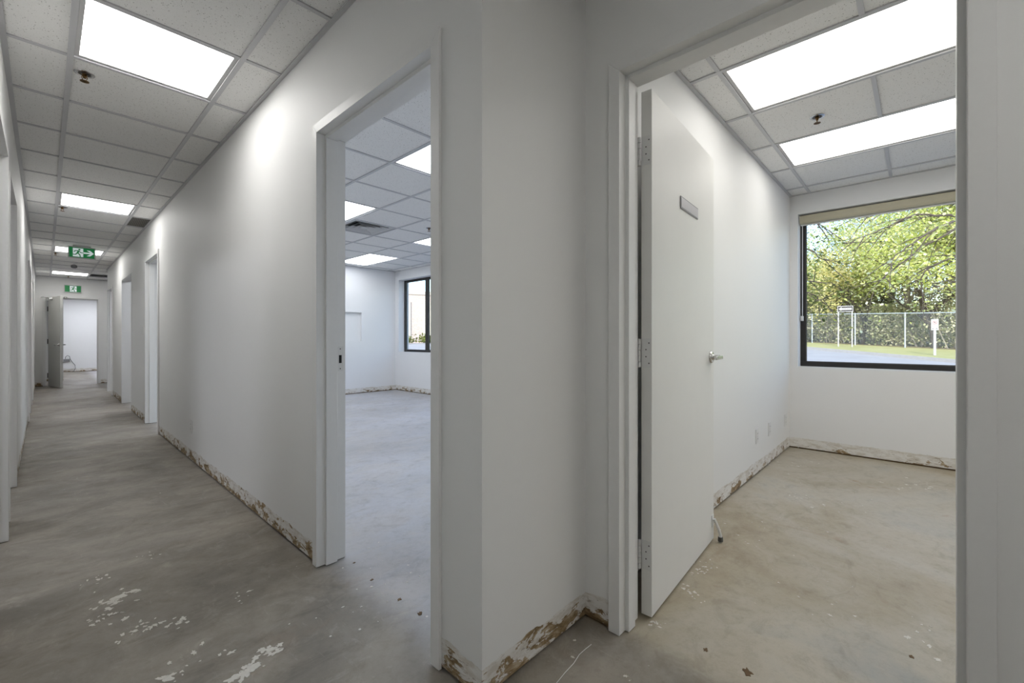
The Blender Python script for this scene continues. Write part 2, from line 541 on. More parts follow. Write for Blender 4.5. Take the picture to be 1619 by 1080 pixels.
wall_y('wall_window', XF, XO, YB - WT, YF + WT, [W1, W2], 'wall_room', 'white window wall with torn drywall along its base', top=3.3)
nb = box('niche_back', (3.715, Y1 + 0.05, 1.055), (4.41, Y1 + 0.065, 1.64), 'wall_room', bpy.data.objects['wall_room_far'])

# floor and overhead slab
struct(box('floor', (XW - WT, YB - WT, -0.12), (XO, YF + WT, 0), 'concrete'), 'bare scuffed concrete floor with paint and adhesive marks', 'floor')
struct(box('ceiling_slab', (XW - WT, YB - WT, WTOP + 0.28), (XO - 0.01, YF + WT, 3.35), 'slab'), 'dark roof deck above the hung ceiling', 'slab')
# fill between wall tops and deck stays dark: plenum skirts along the outer walls
for nm, a, b in (('plenum_back', (XW - WT, YB - WT, WTOP), (XF, YB, WTOP + 0.28)), ('plenum_far', (XW - WT, YF, WTOP), (XF, YF + WT, WTOP + 0.28)),
                 ('plenum_left', (XW - WT, YB, WTOP), (XW, YF, WTOP + 0.28))):
    struct(box('trim_' + nm, a, b, 'slab'), 'dark plenum side above the hung ceiling, %s' % nm.split('_')[1], 'wall')

# ------------------------------------------------------------------ hung ceilings
PITCH = 0.6096
tile_cache = {}
def slab_mesh(kind, w, d, h, mat):
    k = (kind, round(w, 3), round(d, 3))
    if k not in tile_cache:
        tile_cache[k] = MB().box((-w / 2, -d / 2, 0), (w / 2, d / 2, h)).mesh(kind, mat)
    return tile_cache[k]
def ceiling(label, rects, gx, gy, skip, cross_x=True, hidden=()):
    root = link('ceiling', None)
    root['kind'] = 'structure'
    tag(root, label, 'ceiling')
    for (x0, x1, y0, y1) in rects:
        i0, i1 = math.floor((x0 - gx) / PITCH), math.floor((x1 - gx - 1e-6) / PITCH)
        j0, j1 = math.floor((y0 - gy) / PITCH), math.floor((y1 - gy - 1e-6) / PITCH)
        for i in range(i0, i1 + 1):
            for j in range(j0, j1 + 1):
                a, b = max(x0, gx + i * PITCH), min(x1, gx + (i + 1) * PITCH)
                c, d = max(y0, gy + j * PITCH), min(y1, gy + (j + 1) * PITCH)
                if (i, j) in skip or b - a < 0.03 or d - c < 0.03: continue
                link('tile', slab_mesh('tile', b - a - 0.004, d - c - 0.004, 0.015, 'acoustic_tile'), root,
                     ((a + b) / 2, (c + d) / 2, H + 0.007 + rnd.uniform(0, 0.0012)))
        for i in range(i0, i1 + 2):
            x = gx + i * PITCH
            if x0 + 0.02 < x < x1 - 0.02:
                for (ya, yb) in split(y0, y1, [(gy + j * PITCH, gy + (j + 1) * PITCH) for (k, j) in hidden if k == ('x', i)]):
                    link('main_tee', slab_mesh('main_tee', 0.024, yb - ya, 0.0085, 'tee_metal'), root, (x, (ya + yb) / 2, H))
        for j in range(j0, j1 + 2):
            y = gy + j * PITCH
            if y0 + 0.02 < y < y1 - 0.02:
                for (xa, xb) in split(x0, x1, [(gx + i * PITCH, gx + (i + 1) * PITCH) for (k, i) in hidden if k == ('y', j)]):
                    link('cross_tee', slab_mesh('cross_tee', xb - xa, 0.022, 0.0075, 'tee_metal'), root, ((xa + xb) / 2, y, H + 0.001))
        e = 0.022
        for (ax, ay, w, d) in (((x0 + x1) / 2, y0 + e / 2, x1 - x0, e), ((x0 + x1) / 2, y1 - e / 2, x1 - x0, e)):
            if (label.startswith('hall') and (abs(ay - YJ) < 0.03 or (x0 > 0.5 and False))): continue
            link('wall_angle', slab_mesh('wall_angle', w, d, 0.006, 'tee_metal'), root, (ax, ay, H - 0.0006))
        for ax in (x0 + e / 2, x1 - e / 2):
            ys = [(y0, y1)]
            if label.startswith('hall') and abs(ax - XR) < 0.03:
                ys = [(max(y0, YJ), min(y1, 12.47))] if x0 < XR - 0.1 else []
            for ya, yb in ys:
                link('wall_angle', slab_mesh('wall_angle', e, yb - ya, 0.006, 'tee_metal'), root, (ax, (ya + yb) / 2, H - 0.0006))
    return root
def split(a, b, cuts):
    out = []; p = a
    for c, d in sorted(cuts):
        if c > p: out.append((p, min(c, b)))
        p = max(p, d)
    if p < b: out.append((p, b))
    return out

# hallway: light rows -7, -1, 5, 11, 17 of the centre column; grille at column 0 row 6; lifted tile at row 17
GXH, GYH = 0.7008, 3.1702
hall_lights = [-7, -1, 5, 11, 17]
skip = {(-1, j) for j in hall_lights} | {(0, 6), (0, 17), (0, 19), (1, 19)}
ceiling('hallway hung ceiling of speckled acoustic tiles in a white metal grid',
        [(XL, XR, YJ, YE), (XL, XD, YB, YJ), (XR, XF, 12.47, YE)], GXH, GYH, skip)
# office
GXO, GYO = 3.1079, 0.7981
office_lights = [(-1, -1), (1, -1), (-1, -4), (1, -4)]       # each two cells long in Y
skip = set(); hid = []
for i, j in office_lights:
    skip |= {(i, j), (i, j - 1)}; hid.append((('y', j), i))
ceiling('office hung ceiling of speckled acoustic tiles in a white metal grid',
        [(XD + WT, XF, YB, YJ)], GXO, GYO, skip, hidden=hid)
# large room
GXL, GYL = 1.943, 3.182
room_lights = [(i, j) for i in (0, 3) for j in (-2, 2, 6)]
skip = {(1, 3)}; hid = []
for i, j in room_lights:
    skip |= {(i, j), (i, j + 1)}; hid.append((('y', j + 1), i))
ceiling('large room hung ceiling of acoustic tiles with long light panels',
        [(XR + WT, XF, YJ + WT, Y1)], GXL, GYL, skip, hidden=hid)
# plainer ceilings over the side rooms
for nm, rect in (('side room', (XR + WT, XF, Y1 + WT, 10.9)), ('store room', (XR + WT, XF, 11.02, 12.396)), ('far room', (XW, XF, YE + WT, YF)),
                 ('first left room', (XW, XL - WT, YB, 3.77)), ('second left room', (XW, XL - WT, 3.87, 7.0)), ('third left room', (XW, XL - WT, 7.1, YE))):
    o = box('ceiling', (rect[0], rect[2], H), (rect[1], rect[3], H + 0.015), 'acoustic_tile')
    struct(o, 'acoustic tile ceiling over the %s' % nm, 'ceiling')

# ------------------------------------------------------------------ lights
def light_panel(label, cx, cy, w, d, mat, group, z=H):
    t_ = thing('ceiling_light', label, 'ceiling light', (cx, cy, z + 0.0085), 0, group)
    r = 0.018
    w2, d2 = w / 2 - 0.013, d / 2 - 0.013
    mb = MB()
    mb.box((-w2, -d2, 0), (w2, -d2 + r, 0.02)).box((-w2, d2 - r, 0), (w2, d2, 0.02))
    mb.box((-w2, -d2 + r, 0), (-w2 + r, d2 - r, 0.02)).box((w2 - r, -d2 + r, 0), (w2, d2 - r, 0.02))
    mb.obj('frame', 'panel_rim', t_)
    box('diffuser', (-w2 + r, -d2 + r, 0.004), (w2 - r, d2 - r, 0.012), mat, t_)
    box('housing', (-w2, -d2, 0.0205), (w2, d2, 0.05), 'slab', t_)
    return t_
G1 = 'square light panels along the hallway ceiling'
hl = {-7: 'square glowing light panel in the lobby ceiling',
      -1: 'square glowing light panel in hallway ceiling before the sprinkler nearest the empty framed doorway',
      5: 'square glowing light panel in hallway ceiling beside the dark grille',
      11: 'square glowing light panel in hallway ceiling partly hidden by the hanging exit sign',
      17: 'square glowing light panel in hallway ceiling nearest the end wall'}
for j in hall_lights:
    light_panel(hl[j], GXH - PITCH / 2, GYH + (j + 0.5) * PITCH, PITCH, PITCH, 'panel_hall', G1)
G2 = 'long light panels in the office ceiling'
for (i, j), lb in zip(office_lights, ('long glowing light panel in office ceiling between doorway and sprinkler', 'long glowing light panel in office ceiling nearest the window blind',
                                      'long light panel deeper in the office beside the doorway wall', 'long light panel deeper in the office beside the window wall')):
    light_panel(lb, GXO + (i + 0.5) * PITCH, GYO + j * PITCH, PITCH, 2 * PITCH, 'panel_office', G2)
G3 = 'long light panels in the large room ceiling'
rl = {(0, -2): 'long light panel in large room ceiling just inside the empty framed doorway', (0, 2): 'long light panel in large room ceiling beside the square air diffuser',
      (0, 6): 'long light panel in large room ceiling near the far hallway side', (3, -2): 'long light panel in large room ceiling beside the near windows',
      (3, 2): 'long light panel in large room ceiling midway along the windows', (3, 6): 'long light panel in large room ceiling nearest the far corner window'}
for (i, j) in room_lights:
    light_panel(rl[(i, j)], GXL + (i + 0.5) * PITCH, GYL + (j + 1) * PITCH, PITCH, 2 * PITCH, 'panel_cool', G3)
G4 = 'surface light panels in the side rooms'
for lb, x, y in (('light panel in the side room past the large room', 1.9, 9.2), ('light panel in the small store room', 2.2, 11.7), ('light panel in the crossing corridor', 3.2, 13.7),
                 ('light panel in the far room beyond the end door', 1.6, 17.5), ('light panel in the far room near its back wall', 1.0, 19.3), ('light panel in the first room on the left', -1.5, 2.6), ('added fill light panel in the second room on the left', -1.6, 5.2), ('added fill light panel in the third room on the left', -1.6, 10.2)):  # second and third left room panels are unseen, added to fill the hallway
    light_panel(lb, x, y, PITCH, 2 * PITCH if 'far' in lb else PITCH, 'panel_side', G4, z=H - 0.06)

# ------------------------------------------------------------------ door frames
def frame_profile(xf, xb, stop0, stop1, sd=0.016, proud=0.012, face=0.046):
    """(x, d): d outward from the opening edge (negative = stop projecting in)"""
    p = [(xf - proud, face), (xf - proud, 0), (stop0, 0), (stop0, -sd), (stop1, -sd), (stop1, 0), (xb + proud, 0), (xb + proud, face), (xb, face), (xb, FR), (xf, FR), (xf, face)]
    if sd == 0:
        p = [(xf - proud, face), (xf - proud, 0), (xb + proud, 0), (xb + proud, face), (xb, face), (xb, FR), (xf, FR), (xf, face)]
    return p
def door_frame(root, prof, ya, yb, zt, swap=False):
    def P(x, y, z): return (y, x, z) if swap else (x, y, z)
    for sgn, y in ((-1, ya), (1, yb)):
        bot = [P(x, y + sgn * d, 0.004) for x, d in prof]
        top = [P(x, y + sgn * d, zt + d) for x, d in prof]
        MB().prism(bot, top).obj('jamb', 'frame_paint', root, bevel=0.0012)
    a = [P(x, ya - d, zt + d) for x, d in prof]
    b = [P(x, yb + d, zt + d) for x, d in prof]
    MB().prism(a, b).obj('head', 'frame_paint', root, bevel=0.0012)
def door_root(n, label, loc=(0, 0, 0)):
    o = link('door_%d' % n, None)
    return struct(o, label, 'doorway')
d1 = door_root(1, 'white steel door frame without a door opening into the large room')
door_frame(d1, frame_profile(XR, XR + WT, XR + 0.030, XR + 0.086), *R1, DH)
d2 = door_root(2, 'white steel door frame with its door standing open into the office')
door_frame(d2, frame_profile(XD, XD + WT, XD + 0.032, XD + 0.082), *D2, DH)
d3 = door_root(3, 'white steel door frame beside the light switch in the hallway')
door_frame(d3, frame_profile(XR, XR + WT, XR + 0.030, XR + 0.086), *R2, DH)
d4 = door_root(4, 'plain white cased opening in the hallway without door stops')
def cased(root, xf, xb, ya, yb, zt, proud=0.006):
    for y0, y1 in ((ya - 0.012, ya), (yb, yb + 0.012)):
        box('jamb', (xf - proud, y0, 0.004), (xb + proud, y1, zt + 0.012), 'frame_paint', root)
    box('head', (xf - proud, ya, zt), (xb + proud, yb, zt + 0.012), 'frame_paint', root)
cased(d4, XR, XR + WT, *R3, DH)
d5 = door_root(5, 'white steel door frame at the far outside corner of the hallway')
door_frame(d5, frame_profile(XR, XR + WT, XR + 0.030, XR + 0.086), *R4, DH)
d6 = door_root(6, 'white steel door frame in the end wall with a grey door held open')
door_frame(d6, frame_profile(YE, YE + WT, YE + 0.050, YE + 0.092), *E1, EH, swap=True)
d7 = door_root(7, 'white steel door frame in the hallway wall opposite the long torn base')
door_frame(d7, frame_profile(XL - WT, XL, XL - 0.086, XL - 0.030), *L1, DH)
d8 = door_root(8, 'plain cased opening in the left hallway wall next to a steel frame')
cased(d8, XL - WT, XL, *L2, DH)
d9 = door_root(9, 'white steel door frame far along the left hallway wall')
door_frame(d9, frame_profile(XL - WT, XL, XL - 0.086, XL - 0.030), *L3, DH)
d10 = door_root(10, 'last white steel door frame on the left hallway wall')
door_frame(d10, frame_profile(XL - WT, XL, XL - 0.086, XL - 0.030), *L4, DH)

# strike plate on the empty frame
sp = MB().box((XR + 0.090, R1[1] - 0.0022, 0.945), (XR + 0.122, R1[1] + 0.001, 1.068)).obj('strike_plate', 'white_plastic', d1)
MB().box((XR + 0.099, R1[1] - 0.0030, 0.985), (XR + 0.113, R1[1] - 0.0020, 1.025)).obj('latch_hole', 'hole', sp, bevel=0.003)
for z in (0.957, 1.056):
    MB().lathe([(0.003, 0), (0.003, 0.001)], (XR + 0.106, R1[1] - 0.0032, z), 'Y', 10).obj('screw', 'dark_steel', sp)

# ------------------------------------------------------------------ doors
def hinge(parent, x, y, z, w=0.036, mat='white_plastic', metal='white_plastic'):
    """hinge on a leaf: local x along leaf width, y through thickness; barrel at (x, y)"""
    h = MB().box((-0.0015, 0.004, z - 0.0575), (0.0006, 0.004 + w, z + 0.0575)).obj('hinge', mat, parent)
    mb = MB()
    for k in range(5):
        zz = z - 0.0575 + k * 0.023
        mb.lathe([(0.0055, zz + 0.0006), (0.0072, zz + 0.0012), (0.0072, zz + 0.0218), (0.0055, zz + 0.0224)], (x, y, 0), 'Z', 12)
    mb.obj('barrel', metal, h, smooth=True)
    for (dz, dy) in ((-0.04, 0.029), (-0.014, 0.017), (0.014, 0.017), (0.04, 0.029)):
        MB().lathe([(0.0028, 0), (0.0028, 0.0006)], (-0.0021, 0.004 + w - dy, z + dz), 'X', 8).obj('screw', 'dark_steel', h)
    return h
def lever_set(leaf, s, y, sgn, z, to_hinge=-1, mat='chrome'):
    """rose + lever on a leaf face; sgn: outward direction along y"""
    rose = MB().lathe([(0.033, 0), (0.033, 0.006 * sgn), (0.029, 0.011 * sgn), (0.016, 0.012 * sgn), (0.0125, 0.02 * sgn), (0.0125, 0.046 * sgn)],
                      (s, y, z), 'Y', 28).obj('handle', mat, leaf, smooth=True)
    yy = y + sgn * 0.052
    MB().box((min(s + 0.014, s + to_hinge * 0.105), yy - 0.008, z - 0.011), (max(s - 0.014, s + to_hinge * 0.105, s + 0.014), yy + 0.008, z + 0.009)).obj('lever', mat, rose, bevel=0.004)
    return rose
# office door: hinge line on the far jamb, standing just past square
LW, LT, LZ0, LZ1 = 0.885, 0.043, 0.012, 2.090
ang = R(3.8)
leaf = MB().box((0, 0, LZ0), (LW, LT, LZ1)).obj('leaf', 'leaf_paint', d2, bevel=0.0015)
leaf.location = (1.6275, 0.769, 0)
leaf.rotation_euler = (0, 0, ang)
leaf['label'] = 'white slab door standing open with lever handle and name plate'
for z in (1.852, 1.050, 0.250):
    hinge(leaf, -0.006, LT + 0.006, z)
lever_set(leaf, LW - 0.062, 0, -1, 1.008)
lever_set(leaf, LW - 0.062, LT, 1, 1.008)
npl = MB().box((0.330, -0.005, 1.697), (0.584, 0.0, 1.752)).obj('name_plate', 'plate_silver', leaf, bevel=0.001)
MB().box((0.335, -0.0062, 1.703), (0.580, -0.0048, 1.746)).obj('insert', 'plate_insert', npl)
MB().box((LW - 0.001, 0.009, 0.955), (LW + 0.0015, LT - 0.009, 1.06)).obj('latch_plate', 'chrome', leaf)
hold = MB().box((LW - 0.046, -0.004, 0.085), (LW - 0.010, 0, 0.150)).obj('door_holder', 'white_plastic', leaf, bevel=0.0015)
MB().tube([(LW - 0.028, -0.010, 0.128), (LW - 0.024, -0.020, 0.105), (LW - 0.018, -0.030, 0.075), (LW - 0.012, -0.036, 0.045), (LW - 0.010, -0.037, 0.028)],
          [0.008, 0.0075, 0.0075, 0.008, 0.009], 10).obj('arm', 'white_plastic', hold, smooth=True)
MB().lathe([(0.0125, 0.008), (0.0135, 0.012), (0.012, 0.032)], (LW - 0.010, -0.037, 0), 'Z', 14).obj('rubber_tip', 'rubber', hold, smooth=True)

# end-of-hall door, open towards the hallway
EW = 0.845
leaf2 = MB().box((0, 0, 0.012), (EW, 0.044, EH - 0.006)).obj('leaf', 'closed_leaf', d6, bevel=0.0015)
leaf2.location = (0.060, YE - 0.020, 0)
leaf2.rotation_euler = (0, 0, math.atan2(-0.862, 0.19))
leaf2['label'] = 'grey white door held open at the hallway end with closer'
for z in (1.80, 1.04, 0.25):
    hh_ = MB().box((-0.0015, 0.004, z - 0.057), (0.0008, 0.040, z + 0.057)).obj('hinge', 'dark_steel', leaf2)
    MB().lathe([(0.008, z - 0.057), (0.008, z + 0.057)], (-0.010, -0.004, 0), 'Z', 10).obj('barrel', 'dark_steel', hh_)
lever_set(leaf2, EW - 0.062, 0, -1, 0.97)
lever_set(leaf2, EW - 0.062, 0.044, 1, 0.97)
clo = MB().box((0.06, -0.060, EH - 0.095), (0.34, 0.0, EH - 0.035)).obj('door_closer', 'chrome', leaf2, bevel=0.008)
MB().tube([(0.10, -0.03, EH - 0.04), (0.10, -0.03, EH - 0.012), (0.0, -0.12, EH - 0.01), (-0.05, -0.02, EH + 0.012)], 0.009, 8).obj('arm', 'chrome', clo)
box('catch', (E1[0] + 0.30, YE - 0.05, EH + 0.005), (E1[0] + 0.35, YE - 0.012, EH + 0.03), 'chrome', d6, 0.004)

# ------------------------------------------------------------------ ceiling-mounted things
def sprinkler(label, x, y, cup=True):
    t_ = thing('sprinkler', label, 'sprinkler', (x, y, H + 0.007), 0, 'pendent sprinklers in the ceilings')
    MB().lathe([(0.038, 0.0), (0.043, -0.0015), (0.041, -0.004), (0.031, -0.005), (0.027, 0.004), (0.020, 0.006)], (0, 0, 0), 'Z', 28).obj('escutcheon', 'chrome', t_, smooth=True)
    MB().lathe([(0.026, -0.0052), (0.024, -0.0035), (0.012, -0.003)], (0, 0, 0), 'Z', 24).obj('cup', 'dark_steel', t_, smooth=True)
    MB().lathe([(0.011, -0.004), (0.011, -0.016), (0.007, -0.019), (0.007, -0.026)], (0, 0, 0), 'Z', 12).obj('body', 'brass', t_, smooth=True)
    for s in (-1, 1):
        MB().tube([(s * 0.009, 0, -0.015), (s * 0.011, 0, -0.024), (s * 0.007, 0, -0.036), (0, 0, -0.042)], 0.0022, 6).obj('yoke', 'brass', t_)
    mb = MB().lathe([(0.006, -0.040), (0.006, -0.0435)], (0, 0, 0), 'Z', 12)
    for k in range(12):
        a = 2 * math.pi * k / 12
        c, s_ = math.cos(a), math.sin(a)
        q = [(0.004, -0.0035), (0.019, -0.0045), (0.019, 0.0045), (0.004, 0.0035)]
        mb.prism([(r * c - w * s_, r * s_ + w * c, -0.0445) for r, w in q], [(r * c - w * s_, r * s_ + w * c, -0.0425) for r, w in q])
    mb.obj('deflector', 'brass', t_)
sprinkler('sprinkler in hallway ceiling nearest the empty framed doorway', 0.150, 3.335)
sprinkler('sprinkler in hallway ceiling beside the second light panel by the dark grille', 0.135, 6.90)
sprinkler('sprinkler in hallway ceiling just past the hanging exit sign', 0.128, 10.64)
sprinkler('sprinkler in hallway ceiling above the end door', 0.379, 14.40)
sprinkler('sprinkler in office ceiling between the two long light panels', 3.44, 0.489)
sprinkler('sprinkler in the large room ceiling', 3.44, 4.70)

# egg-crate return grille
g = thing('air_grille', 'dark return air grille in hallway ceiling against the right wall', 'grille', (GXH + 0.1025, GYH + 6.5 * PITCH, H + 0.006))
gw, gd = 0.2, PITCH - 0.03
box('core', (-gw / 2 + 0.012, -gd / 2 + 0.012, 0.004), (gw / 2 - 0.012, gd / 2 - 0.012, 0.012), 'grille_core', g)
mb = MB()
mb.box((-gw / 2, -gd / 2, 0), (gw / 2, -gd / 2 + 0.012, 0.012)).box((-gw / 2, gd / 2 - 0.012, 0), (gw / 2, gd / 2, 0.012))
mb.box((-gw / 2, -gd / 2 + 0.012, 0), (-gw / 2 + 0.012, gd / 2 - 0.012, 0.012)).box((gw / 2 - 0.012, -gd / 2 + 0.012, 0), (gw / 2, gd / 2 - 0.012, 0.012))
mb.obj('frame', 'tee_metal', g)
for k in range(9):
    y = -gd / 2 + 0.012 + (k + 1) * (gd - 0.024) / 10
    box('blade', (-gw / 2 + 0.012, y - 0.001, 0.0005), (gw / 2 - 0.012, y + 0.001, 0.004), 'grille_core', g)

# supply diffuser in the large room: nested square cones
dcx, dcy = GXL + 1.5 * PITCH, GYL + 3.5 * PITCH
df = thing('air_diffuser', 'square louvred air diffuser in the large room ceiling', 'diffuser', (dcx, dcy, H + 0.008))
def ring(a, za, b, zb):
    mb = MB()
    c = [(-1, -1), (1, -1), (1, 1), (-1, 1)]
    for k in range(4):
        k2 = (k + 1) % 4
        lo = [(c[k][0] * a, c[k][1] * a, za), (c[k2][0] * a, c[k2][1] * a, za), (c[k2][0] * b, c[k2][1] * b, zb), (c[k][0] * b, c[k][1] * b, zb)]
        mb.prism(lo, [(x, y, z + 0.004) for x, y, z in lo])
    return mb
ring(0.29, 0, 0.235, 0.004).obj('rim', 'diffuser_metal', df)
for a in (0.225, 0.165, 0.105):
    ring(a, -0.004, a - 0.055, 0.03).obj('louvre', 'diffuser_metal', df)
box('centre_plate', (-0.045, -0.045, -0.002), (0.045, 0.045, 0.003), 'diffuser_metal', df)
box('throat', (-0.24, -0.24, 0.036), (0.24, 0.24, 0.05), 'hole', df)

# lifted ceiling tile at the hallway end, leaning above the grid
lt = link('ceiling_tile', slab_mesh('loose_tile', 0.58, 0.36, 0.015, 'acoustic_tile'), None, (GXH + 0.32, GYH + 17.05 * PITCH, H + 0.026))
tag(lt, 'loose acoustic tile pushed aside in the grid above the end door', 'tile')

# small sensor on a stem
sn = thing('ceiling_sensor', 'small grey round sensor hanging on a stem behind the exit sign', 'sensor', (0.385, 11.75, H + 0.007))
MB().lathe([(0.055, 0), (0.055, -0.008), (0.045, -0.014)], (0, 0, 0), 'Z', 20).obj('base', 'white_plastic', sn, smooth=True)
MB().tube([(0, 0, -0.012), (0, 0, -0.05)], 0.014, 10).obj('stem', 'white_plastic', sn)
MB().lathe([(0.012, -0.045), (0.04, -0.055), (0.046, -0.075), (0.042, -0.10), (0.025, -0.112)], (0, 0, 0), 'Z', 20).obj('head', 'grey_plastic', sn, smooth=True)

# ------------------------------------------------------------------ exit signs
def seg(mb, a, b, r, y0, y1):
    a = Vector((a[0], 0, a[1])); b = Vector((b[0], 0, b[1]))
    d = (b - a).normalized(); n = Vector((-d.z, 0, d.x)) * r
    ring_ = [a - n, b - n, b + d * r * 0.5, b + n, a + n, a - d * r * 0.5]
    mb.prism([(p.x, y0, p.z) for p in ring_], [(p.x, y1, p.z) for p in ring_])
def pictogram(root, cx, s):
    """white doorway square with a running figure, centred at cx; s = half height"""
    MB().box((cx - s * 0.80, -0.0012, -s), (cx + s * 0.95, 0, s)).obj('doorway_symbol', 'exit_white', root)
    mb = MB()
    y0, y1 = -0.0024, -0.0013
    mb.lathe([(s * 0.20, y0), (s * 0.20, y1)], (cx + s * 0.30, 0, s * 0.68), 'Y', 14)
    P = lambda x, z: (cx + x * s, z * s)
    seg(mb, P(0.18, 0.38), P(-0.02, -0.12), s * 0.17, y0, y1)      # torso
    seg(mb, P(0.18, 0.36), P(0.55, 0.02), s * 0.085, y0, y1)       # front arm
    seg(mb, P(0.55, 0.02), P(0.98, -0.02), s * 0.075, y0, y1)
    seg(mb, P(0.08, 0.42), P(-0.40, 0.40), s * 0.085, y0, y1)      # rear arm
    seg(mb, P(-0.40, 0.40), P(-0.58, 0.12), s * 0.075, y0, y1)
    seg(mb, P(-0.02, -0.12), P(0.36, -0.48), s * 0.11, y0, y1)     # front leg
    seg(mb, P(0.36, -0.48), P(0.46, -0.98), s * 0.09, y0, y1)
    seg(mb, P(-0.06, -0.14), P(-0.34, -0.50), s * 0.11, y0, y1)    # rear leg
    seg(mb, P(-0.34, -0.50), P(-0.98, -0.54), s * 0.085, y0, y1)
    mb.obj('running_figure', 'exit_green', root)
def exit_sign(label, cx, y, cz, w, h, arrow):
    t_ = thing('exit_sign', label, 'exit sign', (cx, y, cz))
    e = 0.013
    mb = MB()
    mb.box((-w / 2, -0.004, h / 2 - e), (w / 2, 0.034, h / 2)).box((-w / 2, -0.004, -h / 2), (w / 2, 0.034, -h / 2 + e))
    mb.box((-w / 2, -0.004, -h / 2 + e), (-w / 2 + e, 0.034, h / 2 - e)).box((w / 2 - e, -0.004, -h / 2 + e), (w / 2, 0.034, h / 2 - e))
    mb.obj('case', 'sign_case', t_)
    fc = MB().box((-w / 2 + e, 0.0, -h / 2 + e), (w / 2 - e, 0.032, h / 2 - e)).obj('face', 'exit_green', t_)
    s = (h / 2 - e) * 0.86
    if arrow:
        pictogram(fc, -w * 0.155, s)
        ax0, ax1 = w * 0.055, w * 0.44
        q = [(ax0, 0.17), (ax1 - w * 0.13, 0.17), (ax1 - w * 0.27, 0.68), (ax1 - w * 0.14, 0.68), (ax1, 0.0), (ax1 - w * 0.14, -0.68), (ax1 - w * 0.27, -0.68), (ax1 - w * 0.13, -0.17), (ax0, -0.17)]
        MB().prism([(x, -0.0012, z * s) for x, z in q], [(x, 0, z * s) for x, z in q]).obj('arrow', 'exit_white', fc)
    else:
        pictogram(fc, 0.0, s)
    return t_
es = exit_sign('green running man exit sign with arrow hanging from the hallway ceiling', 0.398, 9.50, 2.438, 0.305, 0.178, True)
box('canopy', (-0.10, -0.002, 0.0892), (0.10, 0.032, H - 2.438 + 0.0), 'sign_case', es, 0.002)
exit_sign('green running man exit sign mounted above the end door', 0.467, YE - 0.034, 2.298, 0.300, 0.180, False)

# ------------------------------------------------------------------ wall plates
def wall_plate(name, label, loc, axis, toggle):
    """cover plate; axis: wall normal ('-x' or '-y')"""
    t_ = thing(name, label, 'light switch' if toggle else 'outlet', loc, R(-90) if axis == '-x' else 0)
    MB().box((-0.036, -0.006, -0.059), (0.036, 0, 0.059)).obj('cover_plate', 'white_plastic', t_, bevel=0.0025)
    if toggle:
        MB().box((-0.0165, -0.009, -0.033), (0.0165, -0.005, 0.033)).obj('rocker', 'white_plastic', t_, bevel=0.002)
    else:
        for z in (-0.0215, 0.0215):
            f = MB().box((-0.0165, -0.0085, z - 0.0145), (0.0165, -0.005, z + 0.0145)).obj('receptacle', 'white_plastic', t_, bevel=0.002)
            for x in (-0.0065, 0.0065):
                MB().box((x - 0.001, -0.0088, z - 0.002), (x + 0.001, -0.0084, z + 0.007)).obj('slot', 'hole', f)
    MB().lathe([(0.003, 0), (0.003, -0.0008)], (0, -0.006, 0.0 if not toggle else 0.048), 'Y', 10).obj('screw', 'plate_silver', t_)
    return t_
wall_plate('wall_outlet', 'white outlet plate on office side wall nearest the open door', (3.957, YJ, 0.313), '-y', False)
wall_plate('wall_outlet', 'white outlet plate on office side wall, middle of three', (4.358, YJ, 0.312), '-y', False)
wall_plate('wall_outlet', 'white outlet plate on office side wall in the corner by the window', (4.984, YJ, 0.306), '-y', False)
wall_plate('wall_outlet', 'white outlet plate low on the long hallway wall', (XR, 4.79, 0.315), '-x', False)
wall_plate('light_switch', 'white rocker switch beside the second framed doorway in the hallway', (XR, 7.64, 1.21), '-x', True)

# power bar and cable on the far room wall
pb = thing('power_bar', 'grey power bar with a looping cable on the far room wall', 'power bar', (0.47, YF, 0.40))
MB().box((-0.16, -0.05, -0.05), (0.11, 0, 0.03)).obj('housing', 'plate_silver', pb, bevel=0.004)
MB().box((-0.155, -0.054, -0.05), (0.105, -0.049, -0.025)).obj('strip', 'grey_plastic', pb)
MB().tube([(0.0, -0.03, 0.03), (0.01, -0.06, 0.10), (0.05, -0.07, 0.15), (0.10, -0.06, 0.12), (0.12, -0.05, 0.02), (0.17, -0.05, -0.08), (0.23, -0.06, -0.18), (0.24, -0.08, -0.28), (0.21, -0.12, -0.36), (0.18, -0.16, -0.392)],
          0.007, 7).obj('cable', 'cable', pb, smooth=True)

# ------------------------------------------------------------------ windows
def window(n, ya, yb, za, zb, mull, label):
    root = struct(link('window_%d' % n, None), label, 'window')
    x0, x1 = XF + 0.135, XF + 0.185
    fw = 0.045
    mb = MB()
    mb.box((x0, ya, za), (x1, yb, za + fw)).box((x0, ya, zb - fw), (x1, yb, zb))
    mb.box((x0, ya, za + fw), (x1, ya + fw, zb - fw)).box((x0, yb - fw, za + fw), (x1, yb, zb - fw))
    mb.obj('frame', 'window_frame', root, bevel=0.002)
    ys = [ya + fw] + [y for y in mull] + [yb - fw]
    for y in mull:
        box('mullion', (x0, y - 0.045, za + fw), (x1, y + 0.045, zb - fw), 'window_frame', root, 0.002)
    for k in range(len(ys) - 1):
        a = ys[k] + (0.045 if k > 0 else 0); b = ys[k + 1] - (0.045 if k < len(ys) - 2 else 0)
        box('pane', (x0 + 0.02, a, za + fw), (x0 + 0.026, b, zb - fw), 'glass', root)
        mb = MB()
        for (p, q) in (((a, za + fw), (b, za + fw + 0.008)), ((a, zb - fw - 0.008), (b, zb - fw)), ((a, za + fw), (a + 0.008, zb - fw)), ((b - 0.008, za + fw), (b, zb - fw))):
            mb.box((x0 + 0.008, p[0], p[1]), (x0 + 0.02, q[0], q[1]))
        mb.obj('gasket', 'rubber', root)
    return root
